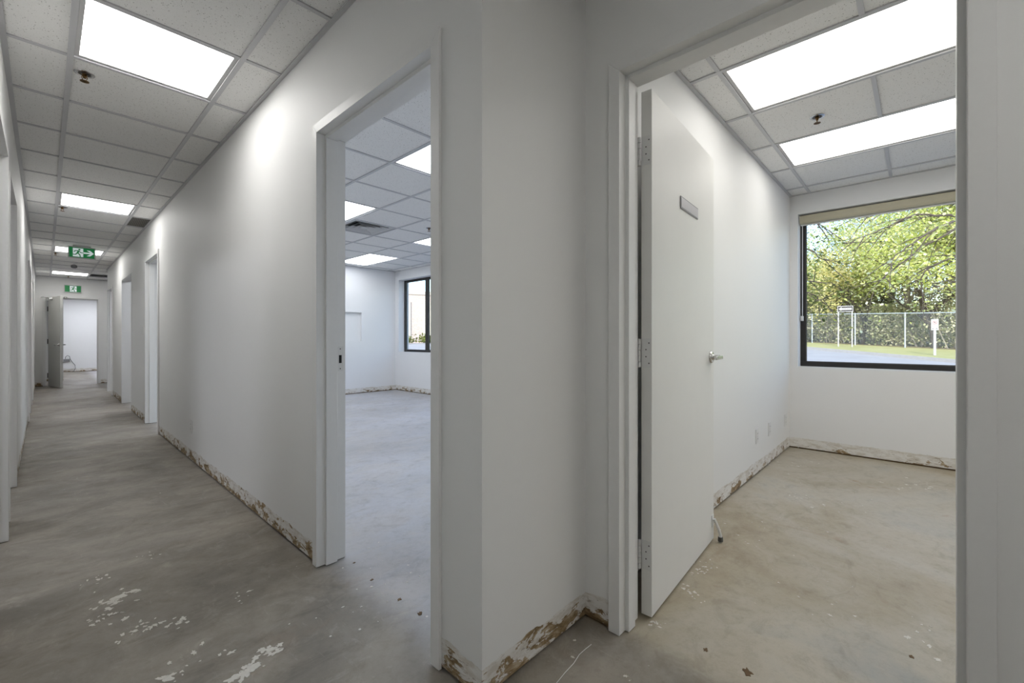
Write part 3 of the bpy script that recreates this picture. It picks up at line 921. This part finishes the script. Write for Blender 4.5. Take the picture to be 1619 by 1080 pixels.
window(1, *W2, [], 'office window with a dark metal frame looking onto trees')
window(2, *W1, [7.36, 5.5, 3.6], 'row of dark framed windows in the large room')
# roller blind cassette
bl = thing('roller_blind', 'beige roller blind cassette across the top of the office window', 'blind', (XF + 0.075, (W2[0] + W2[1]) / 2, W2[3] - 0.012))
bw = (W2[1] - W2[0]) / 2 - 0.006
q = [(-0.040, 0.0), (0.036, 0.0), (0.036, -0.078), (-0.022, -0.082), (-0.036, -0.076), (-0.042, -0.06)]
MB().prism([(x, -bw + 0.004, z) for x, z in q], [(x, bw - 0.004, z) for x, z in q]).obj('cassette', 'blind_box', bl, bevel=0.002)
for s in (-1, 1):
    MB().prism([(x * 1.03, s * bw, z * 1.02) for x, z in q], [(x * 1.03, s * (bw - 0.004), z * 1.02) for x, z in q]).obj('end_cap', 'white_plastic', bl)
MB().tube([(-0.0, -bw + 0.01, -0.0885), (0.0, bw - 0.01, -0.0885)], 0.008, 10).obj('bottom_bar', 'white_plastic', bl)
ch = MB()
ch.tube([(0.01, bw - 0.018, -0.08), (0.01, bw - 0.018, -1.02)], 0.0018, 6).tube([(0.03, bw - 0.018, -0.08), (0.03, bw - 0.018, -1.02)], 0.0018, 6)
ch.obj('bead_chain', 'white_plastic', bl)
MB().box((0.0, bw - 0.026, -1.06), (0.04, bw - 0.006, -1.01)).obj('chain_clip', 'white_plastic', bl, bevel=0.003)

# ------------------------------------------------------------------ paint splats and scraps on the floor
def blob(mb, cx, cy, rx, ry, rot, rr, z=0.0009, n=14):
    pts = []
    z = z * rr.uniform(0.5, 1.6)
    for k in range(n):
        a = 2 * math.pi * k / n
        f = rr.uniform(0.35, 1.15)
        x, y = rx * f * math.cos(a), ry * f * math.sin(a)
        pts.append((cx + x * math.cos(rot) - y * math.sin(rot), cy + x * math.sin(rot) + y * math.cos(rot)))
    mb.prism([(x, y, 0.0) for x, y in pts], [(x, y, z) for x, y in pts])
floor = bpy.data.objects['floor']
clusters = [  # pixel centre, spread in metres, number, size
    (178, 948, 0.10, 16, 0.016), (196, 941, 0.06, 8, 0.020), (168, 978, 0.12, 14, 0.015), (186, 950, 0.04, 5, 0.022), (250, 990, 0.07, 20, 0.013),
    (393, 1058, 0.05, 20, 0.022), (428, 1027, 0.04, 12, 0.020), (206, 999, 0.07, 10, 0.010), (232, 877, 0.08, 7, 0.008), (150, 915, 0.10, 7, 0.010),
    (300, 1050, 0.16, 12, 0.012), (388, 940, 0.07, 8, 0.009), (145, 925, 0.10, 6, 0.010), (260, 1072, 0.04, 4, 0.022), (1105, 900, 0.10, 30, 0.010),
    (1092, 935, 0.05, 12, 0.012), (1036, 985, 0.03, 10, 0.010), (1290, 790, 0.3, 24, 0.012), (1440, 765, 0.25, 16, 0.016), (1180, 840, 0.3, 14, 0.008),
    (1260, 735, 0.3, 14, 0.014), (1320, 960, 0.3, 12, 0.008), (560, 960, 0.4, 14, 0.006), (620, 880, 0.3, 10, 0.008), (920, 1050, 0.2, 8, 0.009), (1460, 1000, 0.15, 8, 0.014)]
rr = random.Random(21)
mb = MB()
for u, v_, sp_, n_, sz in clusters:
    c = on_z(u, v_, 0)
    rot = rr.uniform(0, math.pi)
    for k in range(n_):
        a, q = rr.gauss(0, sp_ * 0.55), rr.gauss(0, sp_ * 0.3)
        s_ = sz * rr.uniform(0.3, 1.1)
        blob(mb, c.x + a * math.cos(rot) - q * math.sin(rot), c.y + a * math.sin(rot) + q * math.cos(rot), s_ * rr.uniform(0.7, 1.5), s_ * rr.uniform(0.5, 0.9), rot + rr.uniform(-1.2, 1.2), rr)
sp_o = mb.obj('paint_spots', 'paint_chip', floor, fix=False)
sp_o['kind'] = 'stuff'
# thin white thread lying on the floor near the corner
pts = [on_z(u, v_, 0.002) for u, v_ in ((880, 1080), (893, 1064), (907, 1049), (916, 1035), (926, 1026), (935, 1019))]
o = MB().tube(pts, 0.0013, 5).obj('thread', 'white_plastic')
tag(o, 'thin white thread lying on the concrete by the torn wall corner', 'thread')
# screw holes / glue dabs
mb = MB()
for u, v_, s_ in ((632, 948, 0.013), (664, 970, 0.013), (588, 917, 0.010), (560, 890, 0.008), (1182, 1063, 0.020), (1116, 1028, 0.012), (1440, 1038, 0.012)):
    c = on_z(u, v_, 0)
    blob(mb, c.x, c.y, s_, s_ * 0.8, 0.4, rr, 0.0015)
o = mb.obj('glue_dabs', 'sill_plate', floor, fix=False); o['kind'] = 'stuff'

# ------------------------------------------------------------------ outdoors
def gz(x, y):
    return -0.15 + 0.0258 * max(0.0, min(x, 75) - 5.6) + 0.0313 * max(-20.0, min(8.0, y))
def on_ground(u, v):
    r = ray(u, v); lo, hi = 4.0, 140.0
    for _ in range(60):
        m = (lo + hi) / 2
        p = Vector((0, 0, CAM_H)) + r * m
        if p.z > gz(p.x, p.y): lo = m
        else: hi = m
    return Vector((0, 0, CAM_H)) + r * hi
kA, kB = on_ground(1274.6, 552), on_ground(1510.7, 574)
kd = (kB - kA); kd.z = 0; kd.normalize()
kn = Vector((-kd.y, kd.x, 0))
if kn.x < 0: kn = -kn
fA, fB = at_depth(1274.6, 544, 28.5), at_depth(1510.7, 557, 21.2)
fd = Vector((fB.x - fA.x, fB.y - fA.y, 0)); flen = fd.length; fd.normalize()
def line_x(p, d, y):
    return p.x + d.x * (y - p.y) / d.y
def strip(name, xa, xb, ys, nx, mat, label, cat, dz=0.0):
    v, f = [], []
    for y in ys:
        a, b = xa(y), xb(y)
        for k in range(nx + 1):
            x = a + (b - a) * k / nx
            v.append((x, y, gz(x, y) + dz))
    for j in range(len(ys) - 1):
        for k in range(nx):
            i = j * (nx + 1) + k
            f.append((i, i + 1, i + nx + 2, i + nx + 1))
    mb = MB(); mb.v = v; mb.f = f; mb.mi = [0] * len(f)
    return struct(mb.obj(name, mat, fix=False), label, cat)
ys = [-40 + k * 2.5 for k in range(49)]
kx = lambda y: max(8.0, line_x(kA, kd, min(y, 12)))
fx = lambda y: max(kx(y) + 1.0, line_x(fA, fd, min(y, 12)) + 0.4)
strip('road', lambda y: XO, kx, ys, 6, 'asphalt', 'pale sunlit driveway outside the windows', 'road')
strip('lawn', kx, fx, ys, 4, 'lawn', 'sunlit grass verge between kerb and chain link fence', 'lawn', 0.10)
strip('forest_floor', fx, lambda y: 110.0, ys, 8, 'forest_floor', 'brown ground beneath the trees behind the fence', 'ground', 0.08)
mb = MB()
for k in range(len(ys) - 1):
    y0, y1 = ys[k], ys[k + 1]
    a, b = kx(y0), kx(y1)
    q0 = [(a - 0.09, y0, gz(a, y0) - 0.05), (a + 0.09, y0, gz(a, y0) - 0.05), (a + 0.09, y0, gz(a, y0) + 0.13), (a - 0.07, y0, gz(a, y0) + 0.13)]
    q1 = [(b - 0.09, y1, gz(b, y1) - 0.05), (b + 0.09, y1, gz(b, y1) - 0.05), (b + 0.09, y1, gz(b, y1) + 0.13), (b - 0.07, y1, gz(b, y1) + 0.13)]
    mb.prism(q0, q1)
struct(mb.obj('trim_kerb', 'kerb'), 'grey concrete kerb along the grass verge', 'kerb')

# chain-link fence
fen = thing('chain_link_fence', 'galvanised chain link fence between the grass verge and the trees', 'fence')
FHT = 1.83
def fpt(s, z=0.0):
    p = Vector((fB.x, fB.y, 0)) - fd * s        # s grows towards +Y
    return Vector((p.x, p.y, gz(p.x, p.y) + 0.10 + z))
S0, S1 = -14.0, 20.0
MB().tube([fpt(S0 + (S1 - S0) * k / 20, FHT) for k in range(21)], 0.028, 8).obj('top_rail', 'galvanised', fen)
post_me = MB().tube([(0, 0, -0.02), (0, 0, FHT)], 0.034, 10).lathe([(0.038, FHT), (0.036, FHT + 0.02), (0.012, FHT + 0.05)], (0, 0, 0), 'Z', 10).mesh('post', 'galvanised', True)
s_first = (fpt(0) - on_ground(1432, 553)).length
s_ = 1.25
post_px = [1284, 1352, 1431]
post_s = []
for u in post_px:
    r = ray(u, 540); den = r.x * fd.y - r.y * fd.x
    tt = (fB.x * fd.y - fB.y * fd.x) / den
    p = Vector((r.x * tt, r.y * tt, 0))
    post_s.append((Vector((fB.x, fB.y, 0)) - p).dot(fd))
sp0 = post_s[1] - post_s[2] if len(post_s) == 3 else 3.0
allp = list(post_s) + [post_s[2] - 3.0 * k for k in range(1, 5)] + [post_s[0] + 3.0 * k for k in range(1, 5)]
for s in allp:
    link('post', post_me, fen, fpt(s))
mb = MB()
pit = 0.085
nn = int((S1 - S0 - 2) / pit)
for k in range(nn):
    s = S0 + k * pit
    for dx in (0.0, 1.0):
        a, b = (fpt(s + dx * FHT, 0.03), fpt(s + (1 - dx) * FHT, FHT - 0.01))
        w = Vector((0, 0, 0.0022))
        mb.poly([a - w, b - w, b + w, a + w])
o = mb.obj('chain_link_mesh', 'galvanised', fen, fix=False); o['kind'] = 'stuff'

# signs by the verge
def sign_text(name, body, size, parent, loc, mat, rotz):
    cu = bpy.data.curves.new(name, 'FONT')
    cu.body = body; cu.size = size; cu.align_x = 'CENTER'; cu.align_y = 'CENTER'; cu.extrude = 0.001
    cu.materials.append(M[mat])
    tmp = bpy.data.objects.new(name + '_curve', cu); C.objects.link(tmp)
    dg = bpy.context.evaluated_depsgraph_get(); dg.update()
    me = bpy.data.meshes.new_from_object(tmp.evaluated_get(dg))
    bpy.data.objects.remove(tmp)
    o = link(name, me, parent, loc)
    o.rotation_euler = (R(90), 0, rotz)
    return o
def face_rot(p):
    return math.atan2(p.y, p.x) - R(90)          # local -Y towards the building
b1, b2 = on_ground(1325.5, 550.5), on_ground(1347.5, 551.3)
b1.z = gz(b1.x, b1.y) + 0.10
mid_ = (b1 + b2) / 2
sc = 690.46 / ((b1.x * FW.x + b1.y * FW.y))      # px per metre there
ow = thing('one_way_sign', 'one way arrow sign on two white posts in front of the fence', 'sign', (b1.x, b1.y, b1.z), 0)
ow.rotation_euler = (0, 0, face_rot(b1))
wid = 21.5 / sc * 0.80
topz = 63.5 / sc
ph = 9.6 / sc
for x in (0, wid):
    MB().box((x - 0.028, -0.02, -0.15), (x + 0.028, 0.02, topz)).obj('post', 'sign_white', ow, bevel=0.006)
pl = MB().box((-0.045, -0.03, topz - ph), (wid + 0.045, -0.021, topz)).obj('sign_plate', 'sign_white', ow)
MB().box((-0.02, -0.0325, topz - ph + 0.03), (wid + 0.02, -0.0302, topz - 0.03)).obj('panel', 'sign_black', pl)
zc = topz - ph / 2
q = [(0.01, 0), (0.14, 0.115), (0.14, 0.056), (wid - 0.02, 0.056), (wid - 0.02, -0.056), (0.14, -0.056), (0.14, -0.115)]
MB().prism([(x, -0.0345, zc + z) for x, z in q], [(x, -0.0322, zc + z) for x, z in q]).obj('arrow', 'sign_white', pl)
sign_text('lettering', 'ONE WAY', 0.085, pl, (wid / 2 + 0.06, -0.0355, zc), 'sign_black', 0)
n1 = on_ground(1478, 565.5)
n1.z = gz(n1.x, n1.y) + 0.10
sc = 690.46 / (n1.x * FW.x + n1.y * FW.y)
ns = thing('parking_sign', 'small white no parking sign on a grey post on the verge', 'sign', (n1.x, n1.y, n1.z), 0)
ns.rotation_euler = (0, 0, face_rot(n1))
tz = 57.0 / sc
MB().box((-0.04, -0.02, -0.15), (0.04, 0.02, tz - 0.1)).obj('post', 'galvanised', ns, bevel=0.008)
pw, ph = 12.0 / sc * 0.72, 17.6 / sc
pl = MB().box((-pw / 2, -0.03, tz - ph), (pw / 2, -0.021, tz)).obj('sign_plate', 'sign_white', ns, bevel=0.003)
zc = tz - ph * 0.32
rg = pw * 0.30
mb = MB()
for k in range(28):
    a0, a1 = 2 * math.pi * k / 28, 2 * math.pi * (k + 1) / 28
    lo = [(r_ * math.cos(a), -0.0325, zc + r_ * math.sin(a)) for r_, a in ((rg * 0.84, a0), (rg, a0), (rg, a1), (rg * 0.84, a1))]
    mb.prism(lo, [(x, -0.0302, z) for x, _, z in lo])
mb.obj('ring', 'sign_red', pl)
seg(m2 := MB(), (-rg * 0.62, zc + rg * 0.62), (rg * 0.62, zc - rg * 0.62), rg * 0.07, -0.0332, -0.0302)
m2.obj('slash', 'sign_red', pl)
sign_text('letter', 'P', rg * 1.3, pl, (0, -0.0325, zc), 'sign_black', 0)
for s in (-1, 1):
    z0 = tz - ph * 0.86
    q = [(s * 0.36 * pw, 0), (s * 0.26 * pw, 0.05 * ph), (s * 0.26 * pw, 0.02 * ph), (s * 0.14 * pw, 0.02 * ph), (s * 0.14 * pw, -0.02 * ph), (s * 0.26 * pw, -0.02 * ph), (s * 0.26 * pw, -0.05 * ph)]
    MB().prism([(x, -0.0325, z0 + z) for x, z in q], [(x, -0.0302, z0 + z) for x, z in q]).obj('arrow', 'sign_black', pl)

# ------------------------------------------------------------------ trees
def leaf_mesh(name, centers, size, rs, mat, droop=0.3):
    n = len(centers)
    c = np.asarray(centers, dtype=np.float64)
    nr = rs.normal(size=(n, 3)); nr[:, 2] = np.abs(nr[:, 2]) + droop
    nr /= np.linalg.norm(nr, axis=1, keepdims=True)
    a = np.cross(nr, rs.normal(size=(n, 3))); a /= np.linalg.norm(a, axis=1, keepdims=True)
    b = np.cross(nr, a)
    s = size * rs.uniform(0.55, 1.25, size=(n, 1))
    # leaf: pointed hexagon folded a little along its midrib
    shape = [(-1.0, 0.0, 0.0), (-0.35, 0.62, 0.12), (0.45, 0.5, 0.12), (1.0, 0.0, 0.0), (0.45, -0.5, 0.12), (-0.35, -0.62, 0.12)]
    V = np.stack([c + s * (u * a + w * b + h * nr) for u, w, h in shape], axis=1).reshape(-1, 3)
    me = bpy.data.meshes.new(name)
    me.vertices.add(6 * n); me.vertices.foreach_set('co', V.astype(np.float32).ravel())
    idx = np.arange(n)[:, None] * 6
    L = np.concatenate([idx + np.array([[0, 1, 2, 3]]), idx + np.array([[0, 3, 4, 5]])], axis=1).ravel()
    me.loops.add(8 * n); me.loops.foreach_set('vertex_index', L.astype(np.int32))
    me.polygons.add(2 * n)
    me.polygons.foreach_set('loop_start', (np.arange(2 * n) * 4).astype(np.int32))
    me.polygons.foreach_set('loop_total', np.full(2 * n, 4, dtype=np.int32))
    me.materials.append(M[mat])
    me.update(calc_edges=True)
    return me
def grow(mb, p, d, length, rad, depth, rg_, tips, spread=0.55, lift=0.12, sides=6):
    n = 4
    pts, rads = [p.copy()], [rad]
    q = p.copy(); dd = d.copy()
    for k in range(n):
        dd = (dd + Vector((rg_.gauss(0, 0.16), rg_.gauss(0, 0.16), rg_.gauss(0, 0.12) + lift * 0.3))).normalized()
        q = q + dd * (length / n)
        pts.append(q.copy()); rads.append(rad * (1 - 0.55 * (k + 1) / n))
    mb.tube(pts, rads, sides)
    if depth == 0:
        tips.append((q, length)); tips.append((pts[2], length))
        return
    for k in range(rg_.choice((2, 3, 3))):
        b = pts[rg_.randint(2, n)]
        nd = (dd + Vector((rg_.gauss(0, spread), rg_.gauss(0, spread), rg_.gauss(0, spread * 0.6) + lift))).normalized()
        grow(mb, b, nd, length * rg_.uniform(0.58, 0.8), rad * 0.45, depth - 1, rg_, tips, spread, lift, max(4, sides - 1))
    grow(mb, q, dd, length * 0.7, rads[-1], depth - 1, rg_, tips, spread, lift, max(4, sides - 1))
def tree(name, label, x, y, height, seed, mat, nleaf, size, bark, group, crown=1.0, depth=3, low=0.3):
    g_ = random.Random(seed); rs = np.random.RandomState(seed)
    z = gz(x, y) + 0.05
    root = thing(name, label, 'tree', (x, y, z), 0, group)
    mb = MB(); tips = []
    trunk = height * low
    pts = [Vector((0, 0, -0.1)), Vector((g_.gauss(0, 0.1), g_.gauss(0, 0.1), trunk * 0.5)), Vector((g_.gauss(0, 0.25), g_.gauss(0, 0.25), trunk))]
    r0 = height * 0.014
    mb.tube(pts, [r0 * 1.25, r0, r0 * 0.85], 8)
    mb.obj('trunk', bark, root, smooth=True, fix=False)
    mb = MB()
    for k in range(4):
        a = g_.uniform(0, 2 * math.pi)
        grow(mb, pts[2] - Vector((0, 0, g_.uniform(0, trunk * 0.4))), Vector((math.cos(a) * 0.6 * crown, math.sin(a) * 0.6 * crown, 0.75)).normalized(), height * 0.27, r0 * 0.55, depth, g_, tips, 0.5)
    grow(mb, pts[2], Vector((0, 0, 1)), height * 0.3, r0 * 0.8, depth, g_, tips, 0.5)
    mb.obj('branches', bark, root, fix=False)
    tc = np.array([tuple(t_[0]) for t_ in tips])
    pick = rs.randint(0, len(tc), nleaf)
    cen = tc[pick] + rs.normal(size=(nleaf, 3)) * np.array([0.42, 0.42, 0.36]) * (height / 10)
    o = link('leaves', leaf_mesh('leaves', cen, size, rs, mat), root)
    o['kind'] = 'stuff'
    return root
GT = 'leafy trees beyond the chain link fence'
lab = {'leaf_lime': 'yellow green spring tree beyond the chain link fence', 'leaf_green': 'mid green tree beyond the chain link fence', 'leaf_gold': 'golden leaved tree beyond the chain link fence'}
fxx = lambda y: line_x(fA, fd, y)
spots = [  # offset behind the fence, y, height, material, leaves
    (2.2, -5.5, 9.5, 'leaf_green', 3400), (3.0, -2.6, 11.0, 'leaf_lime', 4200), (2.0, -0.6, 8.0, 'leaf_lime', 3600), (3.6, 1.0, 10.5, 'leaf_lime', 4200),
    (2.4, 2.6, 7.5, 'leaf_gold', 3000), (4.6, 2.9, 9.0, 'leaf_lime', 1700), (3.0, 4.4, 6.2, 'leaf_lime', 1300), (2.2, 6.0, 6.0, 'leaf_green', 1300),
    (4.2, 7.8, 9.0, 'leaf_lime', 1900), (2.6, 9.8, 9.5, 'leaf_green', 3000), (7.5, -1.6, 13.0, 'leaf_lime', 4200), (8.0, 1.8, 12.5, 'leaf_green', 4000),
    (9.0, 9.0, 10.0, 'leaf_gold', 2400), (8.0, -6.0, 12.0, 'leaf_lime', 3000), (6.0, 5.2, 5.0, 'leaf_green', 1600)]
for k, (dx, y, h, m_, nl) in enumerate(spots):
    tree('spring_tree', lab[m_], fxx(y) + dx, y, h, 100 + k, m_, int(nl * 1.9), 0.078, 'bark' if k % 3 else 'bark_pale', GT, 1.0, 3, 0.22)
# brush against the fence
def bush(x, y, h, w, seed, label='tangled leafy brush shrub growing close behind the fence', group='brush shrubs along the fence', n_=2400):
    g_ = random.Random(seed); rs = np.random.RandomState(seed)
    root = thing('brush_shrub', label, 'shrub', (x, y, gz(x, y) + 0.05), 0, group)
    mb = MB(); tips = []
    for k in range(14):
        b = Vector((g_.uniform(-w, w) * 0.5, g_.uniform(-w, w) * 0.5, -0.05))
        d = Vector((g_.gauss(0, 0.22), g_.gauss(0, 0.22), 1)).normalized()
        grow(mb, b, d, h * 0.5, 0.028, 1, g_, tips, 0.5, 0.2, 5)
    mb.obj('stems', 'bark_pale' if seed % 4 else 'bark', root, fix=False)
    cen = np.stack([np.clip(rs.normal(0, w * 0.5, n_), -1.3, 1.3), np.clip(rs.normal(0, w * 0.5, n_), -1.3, 1.3), h * rs.beta(1.5, 1.3, n_)], axis=1)
    o = link('leaves', leaf_mesh('leaves', cen, 0.07, rs, 'leaf_brush'), root); o['kind'] = 'stuff'
for k in range(17):
    y = -6.5 + k * 1.0 + rnd.uniform(-0.25, 0.25)
    bush(fxx(y) + rnd.uniform(2.3, 3.4), y, rnd.uniform(2.2, 3.6), rnd.uniform(0.9, 1.3), 300 + k)

for k in range(9):
    y = -5.6 + k * 1.7 + rnd.uniform(-0.3, 0.3)
    bush(fxx(y) + rnd.uniform(5.2, 6.6), y, rnd.uniform(4.2, 5.4), 1.5, 340 + k, 'tall tangled brush shrub rising behind the fence brush', 'tall brush shrubs behind the fence brush', 3400)

# two nearer trees whose branches hang into the view from either side
def near_tree(label, x, y, limbs, leaves, mat, size, seed, h):
    rs = np.random.RandomState(seed); g_ = random.Random(seed)
    z = gz(x, y) + 0.08
    root = thing('overhanging_tree', label, 'tree', (x, y, z))
    off = Vector((x, y, z))
    top = Vector((0, 0, h))
    MB().tube([(0, 0, -0.1), (0.05, 0.02, h * 0.4), (0.0, 0.0, h * 0.8), (0.1, 0.1, h * 1.15)], [0.24, 0.19, 0.15, 0.08], 10).obj('trunk', 'bark', root, smooth=True, fix=False)
    mb = MB(); anchors = []
    for start, pts in limbs:
        P = [Vector((0, 0, start))] + [q - off for q in pts]
        # smooth subdivision
        Q = []
        for k in range(len(P) - 1):
            for s in range(4):
                Q.append(P[k].lerp(P[k + 1], s / 4) + Vector((g_.gauss(0, 0.02), g_.gauss(0, 0.02), g_.gauss(0, 0.02))))
        Q.append(P[-1])
        n_ = len(Q)
        mb.tube(Q, [0.032 * (1 - k / n_) ** 0.9 + 0.005 for k in range(n_)], 6)
        for k in range(n_ // 3, n_):
            anchors.append(Q[k])
            if g_.random() < 0.8:
                d = (Q[k] - Q[k - 1]).normalized()
                e = (d + Vector((g_.gauss(0, 0.5), g_.gauss(0, 0.5), g_.gauss(-0.15, 0.4)))).normalized()
                tw = [Q[k], Q[k] + e * 0.35, Q[k] + e * 0.7 + Vector((0, 0, -0.06))]
                mb.tube(tw, [0.012, 0.008, 0.004], 4)
                anchors += [tw[1], tw[2], tw[2]]
    mb.obj('branches', 'bark', root, fix=False)
    A = np.array([tuple(a) for a in anchors])
    cen = A[rs.randint(0, len(A), leaves)] + rs.normal(size=(leaves, 3)) * 0.16
    cen[:, 2] -= 0.06
    o = link('leaves', leaf_mesh('leaves', cen, size, rs, mat, 1.2), root); o['kind'] = 'stuff'
D = 9.2
pp = lambda lst, d0, d1: [at_depth(u, v, d0 + (d1 - d0) * k / (len(lst) - 1)) for k, (u, v) in enumerate(lst)]
near_tree('tree with dark branches and lime leaves hanging before the office window', 14.6, -5.2,
          [(3.1, pp([(1540, 335), (1500, 343), (1455, 337), (1415, 352), (1375, 372), (1335, 385)], 9.5, 9.9)),
           (2.9, pp([(1545, 330), (1505, 350), (1460, 372), (1425, 395), (1400, 425)], 9.3, 9.0)),
           (2.8, pp([(1545, 350), (1510, 362), (1450, 395), (1410, 430), (1385, 450)], 9.6, 10.2)),
           (3.4, pp([(1550, 300), (1500, 322), (1450, 322), (1400, 335), (1360, 345)], 9.8, 10.4)),
           (2.6, pp([(1550, 400), (1510, 405), (1470, 425), (1440, 450)], 9.2, 9.4)),
           (2.3, pp([(1560, 440), (1515, 440), (1480, 455)], 9.2, 9.3))], 760, 'leaf_lime', 0.045, 5, 3.6)
near_tree('tree with drooping leaves painted a shaded green at the left edge of the office window', 14.2, 7.6,
          [(3.2, pp([(1200, 300), (1250, 330), (1285, 345), (1318, 372)], 11.5, 11.0)),
           (3.0, pp([(1190, 340), (1250, 380), (1290, 400), (1312, 420)], 11.5, 11.2)),
           (2.7, pp([(1195, 390), (1250, 430), (1290, 445), (1322, 452)], 11.5, 11.0)),
           (2.5, pp([(1195, 420), (1250, 450), (1290, 470), (1305, 478)], 11.5, 11.4))], 620, 'leaf_dark_shaded', 0.052, 9, 3.6)

# ------------------------------------------------------------------ building across the lot (seen through the large room window)
bp = at_depth(658, 538, 46.0)
rb = math.atan2(bp.y, bp.x) - R(90) + R(12)
bz = gz(bp.x, bp.y)
bld = thing('brick_building', 'pale brick building with rendered panels across the lot', 'building', (bp.x, bp.y, bz), rb)
BH = (CY - 462) / 690.46 * 46.0 + CAM_H - bz
MB().box((-16, 0, -0.5), (16, 9, BH)).obj('wall', 'brick_pale', bld)
MB().box((-16.1, -0.08, BH - 0.25), (16.1, 9.1, BH + 0.1)).obj('coping', 'render_pale', bld)
for x in (-12.8, -9.2, -5.4, -1.75, 1.9, 5.5, 9.2, 12.8):
    MB().box((x - 1.15, -0.12, 0.6), (x + 1.15, 0.02, BH - 1.0)).obj('panel', 'render_pale', bld)
for k in range(6):
    x = -6.5 + k * 2.3 + rnd.uniform(-0.5, 0.5)
    wp = bld.matrix_basis if False else None
    cx = bp.x + x * math.cos(rb) - (-2.2) * math.sin(rb)
    cy_ = bp.y + x * math.sin(rb) + (-2.2) * math.cos(rb)
    rs = np.random.RandomState(600 + k)
    root = thing('low_shrub', 'low rounded shrub at the foot of the pale brick building', 'shrub', (cx, cy_, bz), 0, 'low shrubs by the brick building')
    cen = rs.normal(size=(700, 3)) * np.array([0.5, 0.4, 0.32]); cen[:, 2] = np.abs(cen[:, 2]) + 0.1
    o = link('leaves', leaf_mesh('leaves', cen, 0.12, rs, 'leaf_dark_shaded'), root); o['kind'] = 'stuff'
    MB().tube([(0, 0, -0.05), (0, 0, 0.4)], 0.04, 6).obj('stem', 'bark', root)
